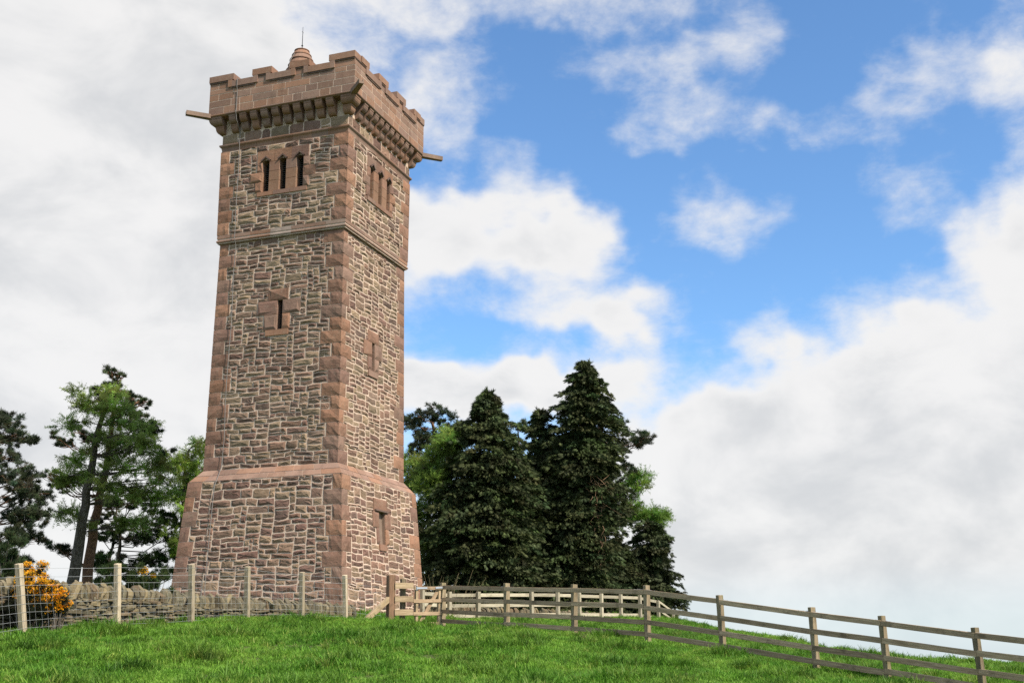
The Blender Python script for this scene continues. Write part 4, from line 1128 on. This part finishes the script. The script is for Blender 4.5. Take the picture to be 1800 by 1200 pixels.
cypress('cypress_tree', 'small round-shouldered dark cypress at the right end of the group', 57.5, [(918, 1128, 1150), (930, 1124, 1160), (960, 1116, 1174), (985, 1106, 1172), (1010, 1100, 1176), (1030, 1095, 1182), (1060, 1090, 1184), (1085, 1095, 1180)], (.072, .078, .036), 'dark cypresses behind the far wall')
cypress('cypress_tree', 'low dark cypress filling the gap below the orange pine trunk', 57, [(945, 1080, 1092), (965, 1072, 1104), (990, 1060, 1118), (1020, 1050, 1125), (1070, 1045, 1130)], (.074, .08, .036), 'dark cypresses behind the far wall', per=44)
# dead brown twigs against the orange trunk
root = thing('dead_shrub', 'tangle of dead reddish twigs beside the orange pine trunk', 'shrub', tuple(at(1052, 1000, 56)))
o0 = np.array(root.location); t = Tubes()
for _ in range(110):
    a = at(random.gauss(1052, 8), random.uniform(835, 1000), 54.6 + random.uniform(-.3, .3)); b = a + rng.normal(0, .28, 3) + np.array([0, 0, -.1]); t.add(np.array([a, (a+b)/2 + rng.normal(0, .06, 3), b]) - o0, [.014, .01, .004], 4)
link('twigs', t.mesh('twigs'), root, 'dead')
# --- left-hand group
puffs('scots_pine', 'dark Scots pine cut off by the left edge of the view', 46, [(-70, 1050), (-60, 900), (-45, 780), (-35, 720)], .30,
      fill([(5, 740, 14, 14), (30, 760, 14, 14), (5, 790, 30, 16), (35, 830, 16, 14), (-10, 830, 26, 20), (20, 870, 34, 18), (62, 905, 14, 8), (30, 910, 30, 16), (0, 950, 34, 20), (40, 945, 10, 12), (10, 985, 26, 14), (-40, 780, 30, 30), (-45, 880, 30, 40), (55, 865, 8, 6)], 4, 0, (14, 24), 1.2), 'pine', (.052, .064, .036), 'bark_red', per=95)
puffs('scots_pine', 'dark-topped Scots pine with red-brown trunk left of the tower', 52, [(152, 1035), (160, 960), (172, 890), (186, 830), (196, 760), (205, 690)], .25,
      fill([(208, 662, 8, 8), (195, 680, 14, 10), (216, 685, 10, 12), (248, 700, 10, 10), (243, 720, 14, 8), (180, 695, 10, 8), (228, 740, 20, 10), (140, 765, 12, 8), (120, 775, 10, 6), (275, 760, 10, 14), (100, 850, 14, 6), (95, 838, 8, 6), (130, 835, 16, 8), (112, 965, 8, 6), (235, 860, 40, 14), (290, 800, 12, 12)], 4, 0, (9, 16), 1.3), 'pine', (.05, .064, .032), 'bark_red', per=95)
puffs('larch_tree', 'tall fresh green larch with leaning grey trunk left of the tower', 50, [(124, 1035), (136, 970), (146, 910), (158, 840), (172, 760), (190, 700)], .27,
      fill([(192, 690, 14, 10), (185, 715, 26, 12), (170, 725, 22, 10), (215, 735, 22, 14), (160, 755, 26, 12), (200, 765, 30, 12), (250, 750, 16, 10), (175, 790, 30, 12), (230, 790, 34, 12), (270, 775, 16, 16), (150, 815, 36, 10), (200, 825, 40, 12), (250, 825, 30, 14), (120, 835, 22, 8), (220, 865, 30, 12), (260, 870, 24, 14), (245, 915, 14, 8), (125, 905, 12, 8), (285, 850, 22, 14)], 4, 0, (10, 19), 1.3), 'larch', LAR, 'bark_grey', per=72, flat=.5)
puffs('larch_tree', 'lighter green larch whose branches reach the tower edge on the left', 54, [(318, 1035), (320, 930), (324, 850), (330, 790)], .16,
      fill([(345, 785, 14, 10), (325, 805, 24, 12), (350, 820, 14, 14), (310, 835, 22, 14), (340, 850, 22, 12), (305, 870, 22, 14), (335, 885, 20, 10), (320, 930, 18, 12), (318, 960, 16, 14)], 4, 0, (10, 18), 1.0), 'larch', (.22, .32, .06), 'bark_grey', per=72, flat=.55)
puffs('yew_tree', 'low spreading dark evergreen under the larches left of the tower', 55, [(212, 1040), (208, 980), (214, 920)], .15,
      fill([(250, 900, 60, 14), (285, 920, 40, 14), (230, 940, 40, 12), (280, 955, 46, 14), (250, 985, 60, 12), (300, 990, 28, 14), (200, 985, 24, 16), (270, 1015, 60, 10), (210, 880, 30, 10)], 5, 0, (13, 22), 1.4), 'pine', (.055, .09, .03), 'bark_grey', per=80, flat=.4)
puffs('pine_sapling', 'thin dark-stemmed young pine behind the leaning larch', 56, [(190, 1036), (192, 980), (205, 930), (206, 880)], .10,
      fill([(190, 905, 12, 8), (215, 925, 12, 8), (175, 920, 8, 6), (200, 950, 16, 8), (180, 985, 14, 8)], 4, 0, (8, 13), .8), 'pine', (.055, .07, .034), 'bark_grey', per=80)

# ------------------------------------------------------------------ gorse, broom and dry stems
def bush(name, label, cat, centre, rad3, n_clump, spine_col, flower_col=None, fl=.7, per=60, sz=(.05, .10), fsz=(.015, .028)):
    foot = np.array([centre[0], centre[1], gz(centre[0], centre[1])]); root = thing(name, label, cat, tuple(foot))
    t = Tubes(); Lf = Leaves(); Fl = Leaves()
    for _ in range(n_clump):
        q = sph(1)[0]*rng.uniform(.35, 1.); q[2] = abs(q[2])*1.7 - .7; c = np.array(centre) + q*np.array(rad3)
        c[2] = max(c[2], foot[2] + .08); a = foot + np.array([q[0]*.15, q[1]*.12, -.03])
        t.add(np.array([a, (a+c)/2 + rng.normal(0, .04, 3), c]) - foot, [.014, .010, .005], 5)
        r_ = rng.uniform(.06, .14); P = c + sph(per)*rng.uniform(.1, 1., (per, 1))*r_; D = (P - np.array(centre))/np.array(rad3) + rng.normal(0, .5, (per, 3)) + np.array([0, 0, .5])
        Lf.add(T_GOR, P - foot, D, rng.uniform(sz[0], sz[1], per), cols(per, spine_col, .25, .1))
        if flower_col is not None and rng.uniform() < fl*(0.25 + .9*min(1, max(0, (q[2]+.55)))):
            n = int(per*1.7); D = sph(n) + np.array([-.5, -.35, .6]); P = c + D/np.linalg.norm(D, axis=1, keepdims=True)*r_*rng.uniform(.7, 1.1, (n, 1))
            Fl.add(T_FLO, P - foot, D, rng.uniform(fsz[0], fsz[1], n), cols(n, flower_col, .18, .06))
    link('stems', t.mesh('stems'), root, 'bark_grey'); link('spines', Lf.mesh('spines'), root, 'needles')
    if flower_col is not None and Fl.V: link('flowers', Fl.mesh('flowers'), root, 'petal')
    return root
gc = at(60, 1044, 21.1); bush('gorse_bush', 'gorse bush in orange-yellow bloom against the drystone wall at the far left', 'bush', gc, (.45, .45, .50), 135, (.03, .032, .018), (.95, .54, .04), .8, 60)
gc = at(100, 1062, 20.9); bush('gorse_bush', 'smaller flowering gorse clump spilling right from the big gorse bush', 'bush', gc, (.16, .2, .20), 22, (.03, .032, .018), (.95, .48, .02), .8, 55)
gc = at(262, 1022, 31); bush('broom_bush', 'sparse green broom with a few yellow flowers behind the wall', 'bush', gc, (.8, .5, .45), 40, (.045, .065, .022), (.70, .42, .02), .12, 50, (.08, .15), (.03, .05))
gc = at(185, 1018, 30); bush('broom_bush', 'taller tuft of green broom by the leaning larch trunk', 'bush', gc, (.45, .4, .5), 26, (.05, .075, .025), None, 0, 50, (.10, .18))
gc = at(12, 1000, 27); bush('broom_bush', 'upright green broom at the left edge behind the wall', 'bush', gc, (.6, .4, .9), 50, (.05, .07, .03), None, 0, 60, (.10, .2))
def stems(name, label, px, d, n, h, col_mat, spread):
    c = at(px[0], px[1], d); c[2] = gz(c[0], c[1]); root = thing(name, label, 'plant', tuple(c)); t = Tubes()
    for _ in range(n):
        b = np.array([random.gauss(0, spread), random.gauss(0, spread), -.02]); hh = h*random.uniform(.5, 1.1); l_ = np.array([random.gauss(0, .30), random.gauss(0, .30), 1])*hh
        t.add(np.array([b, b + l_*.55, b + l_ + np.array([random.gauss(0, .05), random.gauss(0, .05), 0])]), [.008, .006, .003], 4)
    link('stalks', t.mesh('stalks'), root, col_mat)
M['straw'] = plain('dry_straw', (.19, .15, .075), .8, 0, .3, 3)
stems('dry_stalks', 'tall dry stalks growing beside the right corner of the tower', (772, 1060), 43.5, 40, 1.7, 'straw', .5)
stems('dead_stalks', 'clump of broken tan stalks in the grass before the rail fence', (1027, 1135), 25.5, 14, .26, 'straw', .06)
stems('dead_stalks', 'few pale dry stalks at the foot of a rail fence post', (905, 1106), 29.5, 8, .22, 'straw', .10)

# ------------------------------------------------------------------ grass
def tuft(seed, nb, h, spread, tone):
    r_ = np.random.default_rng(seed); V = []; F = []; C = []
    for i in range(nb):
        a = r_.uniform(0, 6.28); rr_ = spread*math.sqrt(r_.uniform()); bx, by = rr_*math.cos(a), rr_*math.sin(a)
        hh = h*r_.uniform(.5, 1.25); la = r_.uniform(0, 6.28); ln = r_.uniform(.2, 1.15)*hh; wd = r_.uniform(.005, .0095); sx, sy = -math.sin(la)*wd, math.cos(la)*wd
        o_ = len(V); dx, dy = math.cos(la)*ln, math.sin(la)*ln
        V += [(bx-sx, by-sy, -.03), (bx+sx, by+sy, -.03), (bx+dx*.35-sx*.9, by+dy*.35-sy*.9, hh*.6), (bx+dx*.35+sx*.9, by+dy*.35+sy*.9, hh*.6), (bx+dx, by+dy, hh*.95)]
        F += [(o_, o_+1, o_+3), (o_, o_+3, o_+2), (o_+2, o_+3, o_+4)]; k_ = tone*r_.uniform(.8, 1.25); q = r_.uniform() < .05
        C += [((1.5, 1.1, 1.6) if q else (k_, k_, k_*.9))]*5
    return mesh_np('tuft', np.array(V), np.array(F), np.array(C))
tc = bpy.data.collections.new('grass_tufts')
for i_ in range(8):
    me = tuft(i_, 26, (.085, .10, .12, .09, .11, .15, .08, .19)[i_], (.10, .12, .11, .13, .12, .09, .14, .08)[i_], (1., 1.05, .95, 1.1, 1., .78, 1.1, .70)[i_]); me.materials.append(M['blade'])
    to = bpy.data.objects.new('grass_tuft', me); tc.objects.link(to)
def in_wall(x, y): return (np.abs(x) < 3.1) & (np.abs(y) < 3.1) | (x > -22) & (x < -5.6) & (y > -5.3) & (y < -4.7)
Pn = []
fwd = np.array([-math.sin(YAW), math.cos(YAW)]); rgt = np.array([math.cos(YAW), math.sin(YAW)])
for d0, d1, den in ((8, 18, 190), (18, 27, 170), (27, 36, 120), (36, 60, 62)):
    hwid = .56; n = int(den*(d1*d1-d0*d0)*hwid)
    dd = np.sqrt(rng.uniform(d0*d0, d1*d1, n)); lt = rng.uniform(-hwid, hwid, n)*dd
    x = CAM[0] + fwd[0]*dd + rgt[0]*lt; y = CAM[1] + fwd[1]*dd + rgt[1]*lt; ok = ~in_wall(x, y); Pn.append(np.stack([x[ok], y[ok], dd[ok]], -1))
Pn = np.concatenate(Pn); gzs = ground(Pn[:, 0], Pn[:, 1])
me = bpy.data.meshes.new('meadow_grass'); me.vertices.add(len(Pn)); me.vertices.foreach_set('co', np.stack([Pn[:, 0], Pn[:, 1], gzs], -1).astype(np.float32).ravel())
patch = sum(np.sin(Pn[:, 0]*f_*math.cos(a_) + Pn[:, 1]*f_*math.sin(a_) + p_) for f_, a_, p_ in ((1.9, .3, 1), (2.7, 1.9, 2), (4.1, 2.6, .5), (6.3, .9, 3), (3.3, 4.1, 5)))
scl = rng.uniform(.65, 1.35, len(Pn))*(.68 + .14*patch.clip(-2.5, 3))
idx = rng.choice(8, len(Pn), p=[.16, .16, .16, .15, .15, .07, .13, .02]); tall = (patch > 2.0) & (rng.uniform(size=len(Pn)) < .5); idx[tall] = rng.choice([5, 7], tall.sum())
for nm, tp_, dat in (('tscale', 'FLOAT', scl), ('tidx', 'INT', idx)):
    a = me.attributes.new(nm, tp_, 'POINT'); a.data.foreach_set('value', dat.astype(np.float32 if tp_ == 'FLOAT' else np.int32))
rot = np.stack([rng.normal(0, .15, len(Pn)), rng.normal(0, .15, len(Pn)), rng.uniform(0, 6.28, len(Pn))], -1).astype(np.float32)
a = me.attributes.new('trot', 'FLOAT_VECTOR', 'POINT'); a.data.foreach_set('vector', rot.ravel())
gob = link('meadow_grass', me); tag(gob, 'rough green meadow grass covering the hillside', 'grass', kind='stuff')
ng = bpy.data.node_groups.new('grass_scatter', 'GeometryNodeTree')
ng.interface.new_socket('Geometry', in_out='INPUT', socket_type='NodeSocketGeometry'); ng.interface.new_socket('Geometry', in_out='OUTPUT', socket_type='NodeSocketGeometry')
N = ng.nodes; gi = N.new('NodeGroupInput'); go = N.new('NodeGroupOutput'); ip = N.new('GeometryNodeInstanceOnPoints'); ci = N.new('GeometryNodeCollectionInfo')
ci.inputs['Collection'].default_value = tc; ci.inputs['Separate Children'].default_value = True; ci.inputs['Reset Children'].default_value = True
def nattr(nm, t_):
    n = N.new('GeometryNodeInputNamedAttribute'); n.data_type = t_; n.inputs['Name'].default_value = nm; return n.outputs['Attribute']
ip.inputs['Pick Instance'].default_value = True
ng.links.new(gi.outputs[0], ip.inputs['Points']); ng.links.new(ci.outputs[0], ip.inputs['Instance']); ng.links.new(nattr('tidx', 'INT'), ip.inputs['Instance Index'])
ng.links.new(nattr('tscale', 'FLOAT'), ip.inputs['Scale'])
e2r = N.new('FunctionNodeEulerToRotation'); ng.links.new(nattr('trot', 'FLOAT_VECTOR'), e2r.inputs[0]); ng.links.new(e2r.outputs[0], ip.inputs['Rotation'])
ng.links.new(ip.outputs[0], go.inputs[0])
md = gob.modifiers.new('scatter', 'NODES'); md.node_group = ng
print('foliage tris', TRI['n'], 'stones', len(stones), 'grass', len(Pn))
